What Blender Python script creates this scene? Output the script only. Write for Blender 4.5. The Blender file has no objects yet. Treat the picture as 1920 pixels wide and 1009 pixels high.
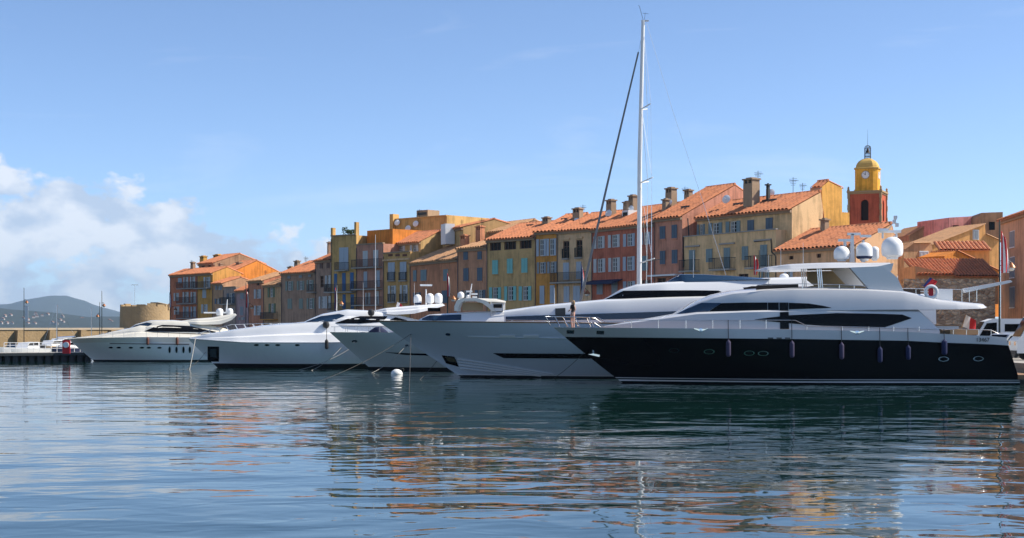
import bpy, bmesh, math, random
import numpy as np
from mathutils import Vector
R = math.radians
random.seed(7)
sc = bpy.context.scene
C = sc.collection

# ------------------------------------------------------------------ camera, sky, sun
F, HZ, CZ = 2667.0, 612.0, 3.3          # focal length in photo pixels, horizon row, eye height above the water
cam = bpy.data.cameras.new('camera'); cam.sensor_width = 36; cam.lens = 36 * F / 1920
cam.shift_y = (HZ - 504.5) / 1920; cam.clip_end = 40000; cam.clip_start = 0.5
camo = bpy.data.objects.new('camera', cam); C.objects.link(camo)
camo.location = (0, 0, CZ); camo.rotation_euler = (R(90), 0, 0); sc.camera = camo
SUN_AZ, SUN_EL = R(3), R(43)           # angle from +X towards +Y, elevation
sdir = Vector((math.cos(SUN_AZ) * math.cos(SUN_EL), math.sin(SUN_AZ) * math.cos(SUN_EL), math.sin(SUN_EL)))
sun = bpy.data.lights.new('sun', 'SUN'); sun.energy = 5.0; sun.angle = R(0.53); sun.color = (1, 0.93, 0.82)
suno = bpy.data.objects.new('sun', sun); C.objects.link(suno)
suno.rotation_euler = sdir.to_track_quat('Z', 'Y').to_euler(); suno.location = sdir * 100
w = bpy.data.worlds.new('World'); sc.world = w; w.use_nodes = True
nt = w.node_tree; nt.nodes.clear()
def N(t, type_, **kw):
    n = t.nodes.new(type_)
    for k, v in kw.items(): setattr(n, k, v)
    return n
def math_node(t, op, a, b=None, c=None, clamp=False):
    n = N(t, 'ShaderNodeMath', operation=op); n.use_clamp = clamp
    for i, x in enumerate((a, b, c)):
        if x is None: continue
        if isinstance(x, (int, float)): n.inputs[i].default_value = x
        else: t.links.new(x, n.inputs[i])
    return n.outputs[0]
sky = N(nt, 'ShaderNodeTexSky', sky_type='NISHITA', sun_disc=False)
sky.sun_elevation = SUN_EL; sky.sun_rotation = R(90) - SUN_AZ
sky.altitude = 0; sky.air_density = 0.58; sky.dust_density = 0.3; sky.ozone_density = 3.4
tc = N(nt, 'ShaderNodeTexCoord'); sep = N(nt, 'ShaderNodeSeparateXYZ'); nt.links.new(tc.outputs['Generated'], sep.inputs[0])
dx, dy, dz = sep.outputs
def cloud_noise(off, scale, detail):
    m = N(nt, 'ShaderNodeMapping'); m.inputs['Scale'].default_value = (scale, scale, scale * 1.7); m.inputs['Location'].default_value = off
    nt.links.new(tc.outputs['Generated'], m.inputs[0])
    n = N(nt, 'ShaderNodeTexNoise'); n.inputs['Scale'].default_value = 1; n.inputs['Detail'].default_value = detail
    n.inputs['Roughness'].default_value = 0.55; nt.links.new(m.outputs[0], n.inputs['Vector'])
    return n.outputs[0]
big = cloud_noise((3.1, 1.7, 0.45), 19, 9)
lit = cloud_noise((3.1 - 0.3, 1.7, 0.45 - 0.42), 19, 4)      # the same field sampled a little towards the sun: shading of the puffs
hh = math_node(nt, 'MULTIPLY_ADD', dx, -0.27, 0.022)          # the bank of cloud thins out from west (left) to east
over = math_node(nt, 'MULTIPLY', math_node(nt, 'SUBTRACT', hh, dz), 7.5)
cov = math_node(nt, 'ADD', big, math_node(nt, 'MINIMUM', over, 0.125))
mask = math_node(nt, 'MULTIPLY', math_node(nt, 'SUBTRACT', cov, 0.5), 15.0, clamp=True)
mask = math_node(nt, 'MULTIPLY', mask, 0.82)
sh = math_node(nt, 'MULTIPLY_ADD', math_node(nt, 'SUBTRACT', big, lit), 5.0, 0.5, clamp=True)
ccol = N(nt, 'ShaderNodeMix', data_type='RGBA'); nt.links.new(sh, ccol.inputs['Factor'])
ccol.inputs['A'].default_value = (3.0, 3.5, 4.3, 1); ccol.inputs['B'].default_value = (5.1, 5.2, 5.4, 1)
mix = N(nt, 'ShaderNodeMix', data_type='RGBA'); nt.links.new(mask, mix.inputs['Factor'])
nt.links.new(sky.outputs[0], mix.inputs['A']); nt.links.new(ccol.outputs['Result'], mix.inputs['B'])
mc = N(nt, 'ShaderNodeMapping'); mc.inputs['Scale'].default_value = (2.6, 2.6, 15); mc.inputs['Rotation'].default_value = (0, R(14), 0); nt.links.new(tc.outputs['Generated'], mc.inputs[0])
nc = N(nt, 'ShaderNodeTexNoise'); nc.inputs['Scale'].default_value = 1.6; nc.inputs['Detail'].default_value = 8; nc.inputs['Roughness'].default_value = .62; nc.inputs['Distortion'].default_value = .7; nt.links.new(mc.outputs[0], nc.inputs['Vector'])
cirrus = math_node(nt, 'MULTIPLY', math_node(nt, 'MULTIPLY', math_node(nt, 'SUBTRACT', nc.outputs[0], .56), 4, clamp=True), .22)
mix3 = N(nt, 'ShaderNodeMix', data_type='RGBA'); nt.links.new(cirrus, mix3.inputs['Factor']); nt.links.new(sky.outputs[0], mix3.inputs['A']); mix3.inputs['B'].default_value = (5.2, 5.5, 5.9, 1); nt.links.new(mix3.outputs['Result'], mix.inputs['A'])
bg = N(nt, 'ShaderNodeBackground'); bg.inputs['Strength'].default_value = 0.15
out = N(nt, 'ShaderNodeOutputWorld'); nt.links.new(mix.outputs['Result'], bg.inputs[0]); nt.links.new(bg.outputs[0], out.inputs[0])
sc.view_settings.view_transform = 'Standard'; sc.view_settings.look = 'None'; sc.view_settings.exposure = 0.42; sc.view_settings.gamma = 1
sc.cycles.use_denoising = True; sc.cycles.max_bounces = 6; sc.cycles.diffuse_bounces = 2; sc.cycles.glossy_bounces = 3
sc.cycles.transmission_bounces = 2; sc.cycles.volume_bounces = 0; sc.cycles.caustics_reflective = False; sc.cycles.caustics_refractive = False

# ------------------------------------------------------------------ helpers
ZO = {'A': (310, 475, 8), 'B': (520, 430, 6.308), 'C': (710, 390, 5.046), 'D': (900, 390, 5.3125), 'E': (1090, 350, 5.046), 'F': (1270, 320, 4.804),
      'G': (1500, 260, 4.5875), 'H': (1690, 380, 4.204), 'I': (1400, 400, 6), 'L': (0, 480, 4), 'W': (340, 520, 3.692), 'Q': (680, 480, 3.692),
      'Y': (1020, 480, 3.88), 'S': (1400, 430, 3.256), '0': (0, 0, 1)}
def zp(z, x, y):
    o = ZO[z]; return (o[0] + x / o[2], o[1] + y / o[2])
def P(px, py, d): return Vector(((px - 960) / F * d, d, CZ + (HZ - py) / F * d))
def water_at(px, py):
    d = F * CZ / (py - HZ); return Vector(((px - 960) / F * d, d, 0))
class Plane:
    """a vertical plane through point A running along a direction in plan; local u runs along it, +y away from the viewer"""
    def __init__(s, A, ang): s.A = Vector(A[:2]); s.ang = ang; s.D = Vector((math.cos(ang), math.sin(ang))); s.n = Vector((-s.D.y, s.D.x))
    def shift(s, off): 
        p = Plane(s.A + s.n * off, s.ang); p.base = s; return p
    def uz(s, px, py):
        t = (px - 960) / F
        k = (t * s.A.y - s.A.x) / (s.D.x - t * s.D.y)
        d = s.A.y + k * s.D.y
        return k, CZ + (HZ - py) / F * d
def plane_px(apx, ad, bpx, bd):
    a = Vector(((apx - 960) / F * ad, ad)); b = Vector(((bpx - 960) / F * bd, bd)); v = b - a
    return Plane(a, math.atan2(v.y, v.x)), v.length
class MB:
    def __init__(s): s.v = []; s.f = []; s.m = []
    def add(s, vs, fs, mi=0):
        o = len(s.v); s.v += [tuple(v) for v in vs]; s.f += [tuple(i + o for i in f) for f in fs]; s.m += [mi] * len(fs); return s
    def box(s, x0, x1, y0, y1, z0, z1, mi=0):
        return s.add([(x0, y0, z0), (x1, y0, z0), (x1, y1, z0), (x0, y1, z0), (x0, y0, z1), (x1, y0, z1), (x1, y1, z1), (x0, y1, z1)],
                     [(3, 2, 1, 0), (4, 5, 6, 7), (0, 1, 5, 4), (1, 2, 6, 5), (2, 3, 7, 6), (3, 0, 4, 7)], mi)
    def tube(s, pts, r, n=6, mi=0, r1=None):
        pts = [Vector(p) for p in pts]; k = len(pts); vs = []; fs = []
        for i, p in enumerate(pts):
            t = (pts[min(i + 1, k - 1)] - pts[max(i - 1, 0)]).normalized()
            a = t.cross(Vector((0, 0, 1)) if abs(t.z) < .9 else Vector((1, 0, 0))).normalized(); b = t.cross(a)
            rr = r if r1 is None else r + (r1 - r) * i / (k - 1)
            for j in range(n):
                an = 2 * math.pi * j / n; vs.append(p + a * math.cos(an) * rr + b * math.sin(an) * rr)
        for i in range(k - 1):
            for j in range(n): fs.append((i * n + j, i * n + (j + 1) % n, (i + 1) * n + (j + 1) % n, (i + 1) * n + j))
        fs.append(tuple(range(n))); fs.append(tuple((k - 1) * n + j for j in range(n)))
        return s.add(vs, fs, mi)
    def lathe(s, prof, n=20, c=(0, 0, 0), mi=0, axis='z'):
        vs = []; fs = []
        for r, h in prof:
            for j in range(n):
                a = 2 * math.pi * j / n
                q = (r * math.cos(a), r * math.sin(a), h) if axis == 'z' else (h, r * math.cos(a), r * math.sin(a))
                vs.append((c[0] + q[0], c[1] + q[1], c[2] + q[2]))
        for i in range(len(prof) - 1):
            for j in range(n): fs.append((i * n + j, i * n + (j + 1) % n, (i + 1) * n + (j + 1) % n, (i + 1) * n + j))
        fs.append(tuple(range(n))); fs.append(tuple((len(prof) - 1) * n + j for j in range(n)))
        return s.add(vs, fs, mi)
    def prism(s, poly, y0, y1, mi=0, dy=(0, 0)):
        """polygon of (x, z) extruded from y0 to y1"""
        n = len(poly); vs = [(p[0], y0, p[1]) for p in poly] + [(p[0] + dy[0], y1, p[1] + dy[1]) for p in poly]
        fs = [tuple(range(n)), tuple(range(2 * n - 1, n - 1, -1))] + [(i, (i + 1) % n, n + (i + 1) % n, n + i) for i in range(n)]
        return s.add(vs, fs, mi)
    def grid(s, fn, us, vs_, mi=0):
        a = len(us); b = len(vs_)
        return s.add([fn(u, v) for v in vs_ for u in us], [(j * a + i, j * a + i + 1, (j + 1) * a + i + 1, (j + 1) * a + i) for j in range(b - 1) for i in range(a - 1)], mi)
    def mesh(s, name, mats, smooth=None, fix=True):
        me = bpy.data.meshes.new(name); me.from_pydata(s.v, [], s.f)
        for m in (mats if isinstance(mats, (list, tuple)) else [mats]): me.materials.append(m)
        if any(s.m): me.polygons.foreach_set('material_index', s.m)
        if fix:
            bm = bmesh.new(); bm.from_mesh(me); bmesh.ops.recalc_face_normals(bm, faces=bm.faces); bm.to_mesh(me); bm.free()
        if smooth is not None:
            me.polygons.foreach_set('use_smooth', [True] * len(me.polygons)); me.set_sharp_from_angle(angle=R(smooth))
        me.update(); return me
    def build(s, name, mats, parent=None, smooth=None, fix=True, loc=(0, 0, 0)):
        return link(name, s.mesh(name, mats, smooth, fix), parent, loc)
def link(name, me, parent=None, loc=(0, 0, 0), scale=None, rz=0):
    o = bpy.data.objects.new(name, me); C.objects.link(o); o.parent = parent; o.location = loc; o.rotation_euler = (0, 0, rz)
    if scale: o.scale = scale
    return o
def tag(o, label=None, cat=None, group=None, kind=None):
    for k, v in (('label', label), ('category', cat), ('group', group), ('kind', kind)):
        if v: o[k] = v
    return o
def thing(name, label, cat, loc=(0, 0, 0), rz=0, group=None):
    o = link(name, None, None, loc, None, rz); return tag(o, label, cat, group)
def lerp(a, b, t): return a + (b - a) * t
def interp(pts, x):
    if x <= pts[0][0]: return pts[0][1]
    for (x0, y0), (x1, y1) in zip(pts, pts[1:]):
        if x <= x1: return lerp(y0, y1, (x - x0) / (x1 - x0) if x1 > x0 else 1)
    return pts[-1][1]

# ------------------------------------------------------------------ materials (procedural)
MATS = {}
def mat(name, col, rough=0.5, metal=0, var=0, vscale=1.0, streak=0, bump=0, bscale=20, coat=0, spec=None, vcol=None):
    if name in MATS: return MATS[name]
    m = bpy.data.materials.new(name); m.use_nodes = True; t = m.node_tree; b = t.nodes['Principled BSDF']; MATS[name] = m
    b.inputs['Base Color'].default_value = (*col, 1); b.inputs['Roughness'].default_value = rough; b.inputs['Metallic'].default_value = metal
    b.inputs['Coat Weight'].default_value = coat; b.inputs['Coat Roughness'].default_value = 0.05
    if spec is not None: b.inputs['Specular IOR Level'].default_value = spec
    if var or streak or bump: tcn = N(t, 'ShaderNodeTexCoord')
    if var or streak:
        n1 = N(t, 'ShaderNodeTexNoise'); n1.inputs['Scale'].default_value = vscale; n1.inputs['Detail'].default_value = 6; n1.inputs['Roughness'].default_value = .65
        t.links.new(tcn.outputs['Object'], n1.inputs['Vector'])
        f = math_node(t, 'MULTIPLY_ADD', math_node(t, 'SUBTRACT', n1.outputs[0], .5), 3.2 * var, 1)
        if streak:
            mp = N(t, 'ShaderNodeMapping'); mp.inputs['Scale'].default_value = (2.2, 2.2, .22); t.links.new(tcn.outputs['Object'], mp.inputs[0])
            n2 = N(t, 'ShaderNodeTexNoise'); n2.inputs['Scale'].default_value = 1.3; n2.inputs['Detail'].default_value = 5; t.links.new(mp.outputs[0], n2.inputs['Vector'])
            f = math_node(t, 'MULTIPLY', f, math_node(t, 'MULTIPLY_ADD', math_node(t, 'SUBTRACT', n2.outputs[0], .5), 2.5 * streak, 1))
        mx = N(t, 'ShaderNodeMix', data_type='RGBA', blend_type='MIX')
        vc = vcol or tuple(c * .45 for c in col)
        mx.inputs['A'].default_value = (*vc, 1); mx.inputs['B'].default_value = (*[min(1, c * 1.12) for c in col], 1)
        t.links.new(math_node(t, 'MULTIPLY', f, .85, clamp=True), mx.inputs['Factor']); t.links.new(mx.outputs['Result'], b.inputs['Base Color'])
    if bump:
        n3 = N(t, 'ShaderNodeTexNoise'); n3.inputs['Scale'].default_value = bscale; n3.inputs['Detail'].default_value = 4
        t.links.new(tcn.outputs['Object'], n3.inputs['Vector']); bp = N(t, 'ShaderNodeBump'); bp.inputs['Strength'].default_value = 1; bp.inputs['Distance'].default_value = bump
        t.links.new(n3.outputs[0], bp.inputs['Height']); t.links.new(bp.outputs[0], b.inputs['Normal'])
    return m
def plaster(name, col, var=.95, streak=1.0): return mat('plaster_' + name, col, .9, 0, var, .45, streak, .02, 9, spec=.2)
gel = mat('white_gelcoat', (.78, .78, .77), .22, 0, .03, .4, .03, coat=.6)
shaded_gel = mat('shaded_white_gelcoat', (.6, .6, .605), .2, 0, .04, .4, .04, coat=.6)  # white gelcoat with the shade of the black yacht's sides put into its colour
cream_gel = mat('cream_gelcoat', (.74, .7, .6), .25, 0, .03, .4, .03, coat=.5)
grey_paint = mat('grey_hull_paint', (.56, .61, .66), .25, .0, .04, .3, .05, coat=.7)
domewhite = mat('radome_white', (.82, .82, .81), .35, 0, .02, .4)
pale_grey = mat('pale_grey_hull_paint', (.88, .89, .9), .25, .0, .04, .3, .06, coat=.6)
green_grey = mat('green_grey_hull_paint', (.6, .65, .62), .28, .0, .05, .3, .06, coat=.5)
black_paint = mat('black_hull_paint', (.004, .004, .005), .14, 0, spec=.12)
boot = mat('black_bottom_paint', (.012, .012, .014), .5)
glass = mat('dark_glass', (.005, .005, .006), .05, 0, spec=.08)
blueglass = mat('tinted_windscreen_glass', (.015, .04, .08), .04, 0, spec=.6)
teak = mat('teak', (.3, .17, .085), .7, 0, .2, 6)
steel = mat('stainless_steel', (.62, .63, .64), .22, .95)
chrome = mat('chrome', (.75, .75, .74), .12, 1)
rubber = mat('black_rubber', (.02, .02, .022), .6)
rope = mat('mooring_rope', (.07, .065, .055), .9)
white_rope = mat('white_rope', (.32, .31, .28), .9)
tan_fabric = mat('tan_canvas', (.5, .36, .2), .9, 0, .12, 2)
dark_fabric = mat('dark_brown_canvas', (.035, .025, .02), .9)
navy = mat('navy_canvas', (.015, .025, .07), .85)
whitep = mat('white_paint', (.78, .78, .76), .5, 0, .05, 2)
greyp = mat('dark_grey_iron', (.035, .04, .04), .6)
tile = mat('terracotta_tiles', (.55, .2, .085), .9, 0, .8, 1.7, 0, .015, 14, vcol=(.2, .085, .05))
tile_pale = mat('weathered_tiles', (.5, .27, .13), .9, 0, .75, 1.7, 0, .015, 14, vcol=(.2, .12, .07))
stone = mat('fort_stone', (.36, .25, .13), .95, 0, .32, 1.1, .15, .08, 3)
rubble = mat('rubble_stone', (.4, .3, .19), .95, 0, .5, 3.2, 0, .12, 4.5)
chimney_m = mat('chimney_render', (.36, .25, .16), .95, 0, .3, 1.5, .2, .02, 10)
concrete = mat('quay_concrete', (.36, .33, .29), .9, 0, .2, .5, 0, .02, 6)
red = mat('red_cloth', (.55, .025, .03), .8); whitec = mat('white_cloth', (.75, .74, .72), .8); bluec = mat('blue_cloth', (.02, .035, .16), .8)
skin = mat('skin', (.55, .33, .23), .55)
iron = mat('green_black_iron', (.012, .022, .018), .45)
lampm = mat('copper_lantern', (.33, .13, .05), .4, .4)
lampglass = mat('lantern_glass', (.75, .7, .6), .2)
foliage = mat('foliage', (.05, .085, .025), .8, 0, .5, 3)
# ------------------------------------------------------------------ water, quay, hills
def water_material():
    m = bpy.data.materials.new('harbour_water'); m.use_nodes = True; t = m.node_tree; b = t.nodes['Principled BSDF']
    b.inputs['Base Color'].default_value = (.005, .027, .023, 1); b.inputs['Roughness'].default_value = .03; b.inputs['IOR'].default_value = 1.333
    tcn = N(t, 'ShaderNodeTexCoord')
    def nz(sx, sy, detail, rough, dist, rot=0):
        mp = N(t, 'ShaderNodeMapping'); mp.inputs['Scale'].default_value = (sx, sy, 1); mp.inputs['Rotation'].default_value = (0, 0, rot)
        t.links.new(tcn.outputs['Object'], mp.inputs[0])
        n = N(t, 'ShaderNodeTexNoise'); n.inputs['Scale'].default_value = 1; n.inputs['Detail'].default_value = detail; n.inputs['Roughness'].default_value = rough
        n.inputs['Distortion'].default_value = .6
        t.links.new(mp.outputs[0], n.inputs['Vector']); return math_node(t, 'MULTIPLY', n.outputs[0], dist)
    patch = nz(.035, .05, 2, .5, 1)                                        # calmer and rougher patches
    amp = math_node(t, 'MULTIPLY_ADD', patch, 1.5, .1)
    h = math_node(t, 'ADD', nz(.2, .33, 1.3, .5, .07, .25), math_node(t, 'MULTIPLY', math_node(t, 'ADD', nz(.85, 1.25, 1.4, .5, .017, -.3), nz(2.4, 3.4, 1, .5, .0006, .5)), amp))
    bp = N(t, 'ShaderNodeBump'); bp.inputs['Strength'].default_value = 1; bp.inputs['Distance'].default_value = 1.0
    t.links.new(h, bp.inputs['Height']); t.links.new(bp.outputs[0], b.inputs['Normal'])
    return m
mb = MB(); mb.add([(-9000, -200, 0), (9000, -200, 0), (9000, 13000, 0), (-9000, 13000, 0)], [(0, 1, 2, 3)])
tag(mb.build('water', water_material(), fix=False), kind='structure')
QZ = 1.1
quay = [(30.5, 40), (30.5, 99), (13, 118), (-4, 143), (-27, 180), (-60, 232), (-72, 262), (-72, 420), (400, 420), (400, 40)]
mb = MB(); n = len(quay)
mb.add([(x, y, QZ) for x, y in quay] + [(x, y, -1) for x, y in quay], [tuple(range(n))] + [(i, (i + 1) % n, n + (i + 1) % n, n + i) for i in range(n)])
tag(mb.build('quay', concrete), kind='structure')
def ridge(name, d, prof, depth, m, seed, rough):
    rnd = random.Random(seed); mb = MB(); xs = np.linspace(prof[0][0], prof[-1][0], 160); rows = 14
    ph = [rnd.uniform(0, 6.28) for _ in range(12)]
    def fn(x, t):
        top = (HZ - interp(prof, x)) / F * d
        X = (x - 960) / F * d; k = math.sin(t * math.pi / 2) if t <= 1 else 1 - (t - 1) * .6
        z = max(0, top) * k
        for i in range(6): z += rough * (k if t < 1 else 1) / (i + 1) * math.sin(X * .006 * (i + 1) ** 1.5 + t * 5 * (i + 1) + ph[i]) * min(1, t * 3)
        return (X, d - depth + depth * t, z - 2 if t > 0 else -3)
    mb.grid(fn, xs, np.linspace(0, 1.6, rows)); o = mb.build(name, m, smooth=60); return tag(o, kind='structure')
wood = mat('wooded_hill', (.016, .026, .015), .95, 0, .8, .018, 0, 3, .035, vcol=(.006, .011, .007))
wood2 = mat('far_mountain_scrub', (.035, .045, .03), .95, 0, .4, .004)
hill_prof = [(-900, 600), (-500, 580), (-250, 566), (-60, 572), (0, 574), (62, 580), (100, 582), (140, 587), (175, 595), (207, 594), (230, 589), (300, 594), (420, 602), (560, 611)]
ridge('wooded_hill', 4500, hill_prof, 900, wood, 3, 2.0)
ridge('far_mountain', 10000, [(-900, 590), (-400, 566), (-150, 575), (0, 569), (37, 569), (75, 561), (107, 555.5), (125, 553), (150, 560), (175, 573), (207, 582), (260, 592), (400, 604), (700, 611)], 1500, wood2, 5, 5)
hm = MB(); hm.box(-1, 1, -.7, .7, 0, 1); hm.prism([(-1.1, 1), (1.1, 1), (0, 1.6)], -.8, .8, 1)
hill_house = hm.mesh('hill_house', [mat('pale_house_wall', (.42, .38, .34), .9), mat('faded_roof', (.25, .12, .07), .9)])
rnd = random.Random(4)
for i in range(24):
    px = rnd.uniform(2, 222); t = rnd.uniform(.12, .62); d = 4500 - 900 + 900 * t
    top = (HZ - interp(hill_prof, px)) / F * 4500; z = max(.5, top * math.sin(t * math.pi / 2) - 5)
    o = link('hillside_house', hill_house, None, ((px - 960) / F * d, d - 6, z), (rnd.uniform(3, 6), 4.5, rnd.uniform(3, 4.8)), rnd.uniform(-.6, .6))
    tag(o, 'small pale house on the wooded hillside across the bay', 'house', 'houses dotted over the far hillside')

# ------------------------------------------------------------------ buildings
def unit_shutter():
    mb = MB(); mb.box(0, 1, -.045, 0, 0, 1)
    for a, b in ((0, .05), (.47, .53), (.95, 1)): mb.box(.0, 1, -.06, -.045, a, b)
    for a, b in ((0, .12), (.88, 1)): mb.box(a, b, -.06, -.045, .05, .95)
    return mb
SHUT = {}
def shutter_mesh(m):
    if m.name not in SHUT: SHUT[m.name] = unit_shutter().mesh('shutter', m)
    return SHUT[m.name]
frame_white = mat('white_window_frame', (.68, .67, .63), .6); frame_brown = mat('brown_window_frame', (.12, .06, .035), .6)
curtain = mat('window_curtain', (.35, .34, .31), .8)
WIN = {}
def window_mesh(kind):
    if kind not in WIN:
        mb = MB(); fr = {'o': 0, 'g': 2, 'd': 2}[kind]
        mb.box(0, 1, .16, .2, 0, 1, 1)
        bars = [(0, .1, 0, 1), (.9, 1, 0, 1), (.1, .9, 0, .06), (.1, .9, .94, 1)]
        if kind != 'd': bars += [(.45, .55, .06, .94), (.1, .45, .36, .4), (.55, .9, .36, .4), (.1, .45, .66, .7), (.55, .9, .66, .7)]
        else: bars += [(.32, .35, .06, .94), (.65, .68, .06, .94)]
        for a, b, c, e in bars: mb.box(a, b, .1, .155, c, e, 0)
        if kind == 'o': mb.box(.12, .3, .157, .159, .06, .94, 2)
        WIN[kind] = mb.mesh('window', [frame_white if kind == 'o' else frame_brown, glass, curtain])
    return WIN[kind]
SC = {k: mat('shutter_' + k, c, .75, 0, .12, 3) for k, c in dict(white=(.55, .55, .53), slate=(.1, .14, .18), turq=(.22, .52, .47), green=(.14, .19, .1), sage=(.25, .29, .24), blue=(.06, .16, .34), pale=(.42, .47, .52), grey=(.27, .3, .32), teal=(.2, .27, .28), brown=(.12, .06, .04)).items()}
def tile_roof(mb, u0, u1, y0, z0, y1, z1, mi=0, p=.46, seed=0):
    n = max(2, int((u1 - u0) / p)); L = math.hypot(y1 - y0, z1 - z0); nr = max(2, int(L / .42)); ny, nz = -(z1 - z0) / L, (y1 - y0) / L
    if nz < 0: ny, nz = -ny, -nz
    rnd = random.Random(seed + n); us = []; hs = []
    for i in range(n):
        j = rnd.uniform(-.02, .02)
        for q, h in ((0, 0), (.2, .13), (.5, .19), (.8, .13)): us.append(u0 + (i + q) / n * (u1 - u0)); hs.append(h + (j if q else 0))
    us.append(u1); hs.append(0)
    vs = []; rows = []
    for r in range(nr): rows += [(r / nr, .012), ((r + .98) / nr, .0)]
    jit = {}
    for k, (t, o) in enumerate(rows):
        for i, u in enumerate(us):
            jj = jit.setdefault((k // 2, i // 4), rnd.uniform(-.007, .007)); h = hs[i] + o + jj
            vs.append((u, lerp(y0, y1, t) + ny * h, lerp(z0, z1, t) + nz * h))
    a = len(us); fs = [(j * a + i, j * a + i + 1, (j + 1) * a + i + 1, (j + 1) * a + i) for j in range(len(rows) - 1) for i in range(a - 1)]
    mb.add(vs, fs, mi)
    mb.add([(u0, y0, z0 - .06), (u1, y0, z0 - .06), (u1, y1, z1 - .06), (u0, y1, z1 - .06), (u0, y0, z0 + .03), (u1, y0, z0 + .03)], [(0, 1, 2, 3), (0, 1, 5, 4)], mi)
class Bldg:
    def __init__(s, name, label, z, ax, ad, bx, bd, cat='house'):
        ax = zp(z, ax, 0)[0]; bx = zp(z, bx, 0)[0]
        s.z = z; s.pl, s.L = plane_px(ax, ad, bx, bd)
        s.root = thing(name, label, cat, (s.pl.A.x, s.pl.A.y, 0), s.pl.ang)
    def uz(s, x, y, off=0):
        return (s.pl.shift(off) if off else s.pl).uz(*zp(s.z, x, y))
    def walls(s, m, wins, zt, u0=0, u1=None, z0=.9, off=0, depth=9, rise=0, ridge=None, name='wall', surround=None):
        """front wall with real openings, gable sides and back; wins: (x0, y0, x1, y1, style, shutter colour) in the crop's pixels"""
        u1 = s.L if u1 is None else u1; ridge = depth / 2 if ridge is None else ridge; holes = []; mb = MB(); s.zt = zt
        for x0, y0, x1, y1, st, col in wins:
            a = s.uz(x0, (y0 + y1) / 2, off)[0]; b = s.uz(x1, (y0 + y1) / 2, off)[0]; c = s.uz((x0 + x1) / 2, y1, off)[1]; e = s.uz((x0 + x1) / 2, y0, off)[1]
            a, b = max(a, u0 + .05), min(b, u1 - .05); c = max(c, z0 + .1); e = min(e, zt - .1); q = (b - a) / 4 if st == 'o' else 0
            if st != 'c': holes.append((a + q, b - q, c, e))
            wm = None
            if st == 'c':
                wo = MB().box(a - .06, b + .06, off - .1, off - .012, c - .1, c).box(a - .05, b + .05, off - .014, off - .004, c - .05, e + .07).build('window', m if surround is None else surround, s.root)
            else: wo = link('window', window_mesh(st), s.root, (a + q, off, c), (b - a - 2 * q, 1, e - c))
            if st in 'co':
                sm = shutter_mesh(SC[col]); hw = (b - a) / 4 if st == 'o' else (b - a) / 2
                spots = ((a, hw), (b - hw, hw))
                for uu, ww in spots:
                    so = link('shutter', sm, wo)
                    if st == 'o':   # parent is scaled: undo it
                        sx = b - a - 2 * q; so.location = ((uu - a - q) / sx + (.01 if uu > a else -.01), -.012, 0); so.scale = (ww / sx, 1, 1)
                    else: so.location = (uu + .008, off - .016, c + .0); so.scale = (ww - .016, 1, e - c)
                if st == 'o': MB().box(a + q - .05, b - q + .05, off - .09, off + .1, c - .09, c - .003).build('sill', m, s.root)
        us = sorted({u0, u1, *[h[0] for h in holes], *[h[1] for h in holes]}); zs = sorted({z0, zt, *[h[2] for h in holes], *[h[3] for h in holes]})
        for i in range(len(us) - 1):
            for j in range(len(zs) - 1):
                cu, cz = (us[i] + us[i + 1]) / 2, (zs[j] + zs[j + 1]) / 2
                if any(h[0] < cu < h[1] and h[2] < cz < h[3] for h in holes): continue
                mb.add([(us[i], off, zs[j]), (us[i + 1], off, zs[j]), (us[i + 1], off, zs[j + 1]), (us[i], off, zs[j + 1])], [(0, 1, 2, 3)])
        for a, b, c, e in holes:
            mb.add([(a, off, c), (b, off, c), (b, off, e), (a, off, e), (a, off + .25, c), (b, off + .25, c), (b, off + .25, e), (a, off + .25, e)], [(0, 1, 5, 4), (1, 2, 6, 5), (2, 3, 7, 6), (3, 0, 4, 7), (4, 5, 6, 7)])
        D = off + depth
        for u, rev in ((u0, 0), (u1, 1)):
            mb.add([(u, off, z0), (u, off, zt), (u, off + ridge, zt + rise), (u, D, zt), (u, D, z0)], [(0, 1, 2, 3, 4)])
        mb.add([(u0, D, z0), (u1, D, z0), (u1, D, zt), (u0, D, zt)], [(0, 1, 2, 3)])
        if not rise: mb.add([(u0, off, zt), (u1, off, zt), (u1, D, zt), (u0, D, zt)], [(0, 1, 2, 3)])
        return mb.build(name, m, s.root, fix=False)
    def roof(s, zt, u0=0, u1=None, off=0, depth=9, rise=1.7, ridge=None, m=None, over=.4, side=.0):
        u1 = s.L if u1 is None else u1; ridge = depth / 2 if ridge is None else ridge; mb = MB(); k = rise / ridge; k2 = rise / (depth - ridge)
        tile_roof(mb, u0 - side, u1 + side, off - over, zt + .08 - over * k, off + ridge, zt + .08 + rise, 0)
        tile_roof(mb, u0 - side, u1 + side, off + depth + over, zt + .08 - over * k2, off + ridge, zt + .08 + rise, 0)
        mb.tube([(u0 - side, off + ridge, zt + .15 + rise), (u1 + side, off + ridge, zt + .15 + rise)], .13, 8)
        o = mb.build('roof', m or tile, s.root, fix=False)
        MB().box(u0 + .01, u1 - .01, off - .22, off - .004, zt - .3 - over * k * .3, zt - .04 - over * k * .5).build('eaves_cornice', chimney_m, s.root)
        s.rf = o; s.rk = (zt + .08, k, off, ridge, rise); return o
    def roof_z(s, y):
        zt, k, off, ridge, rise = s.rk; t = y - off
        return zt + k * t if t < ridge else zt + rise - (t - ridge) * k
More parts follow.
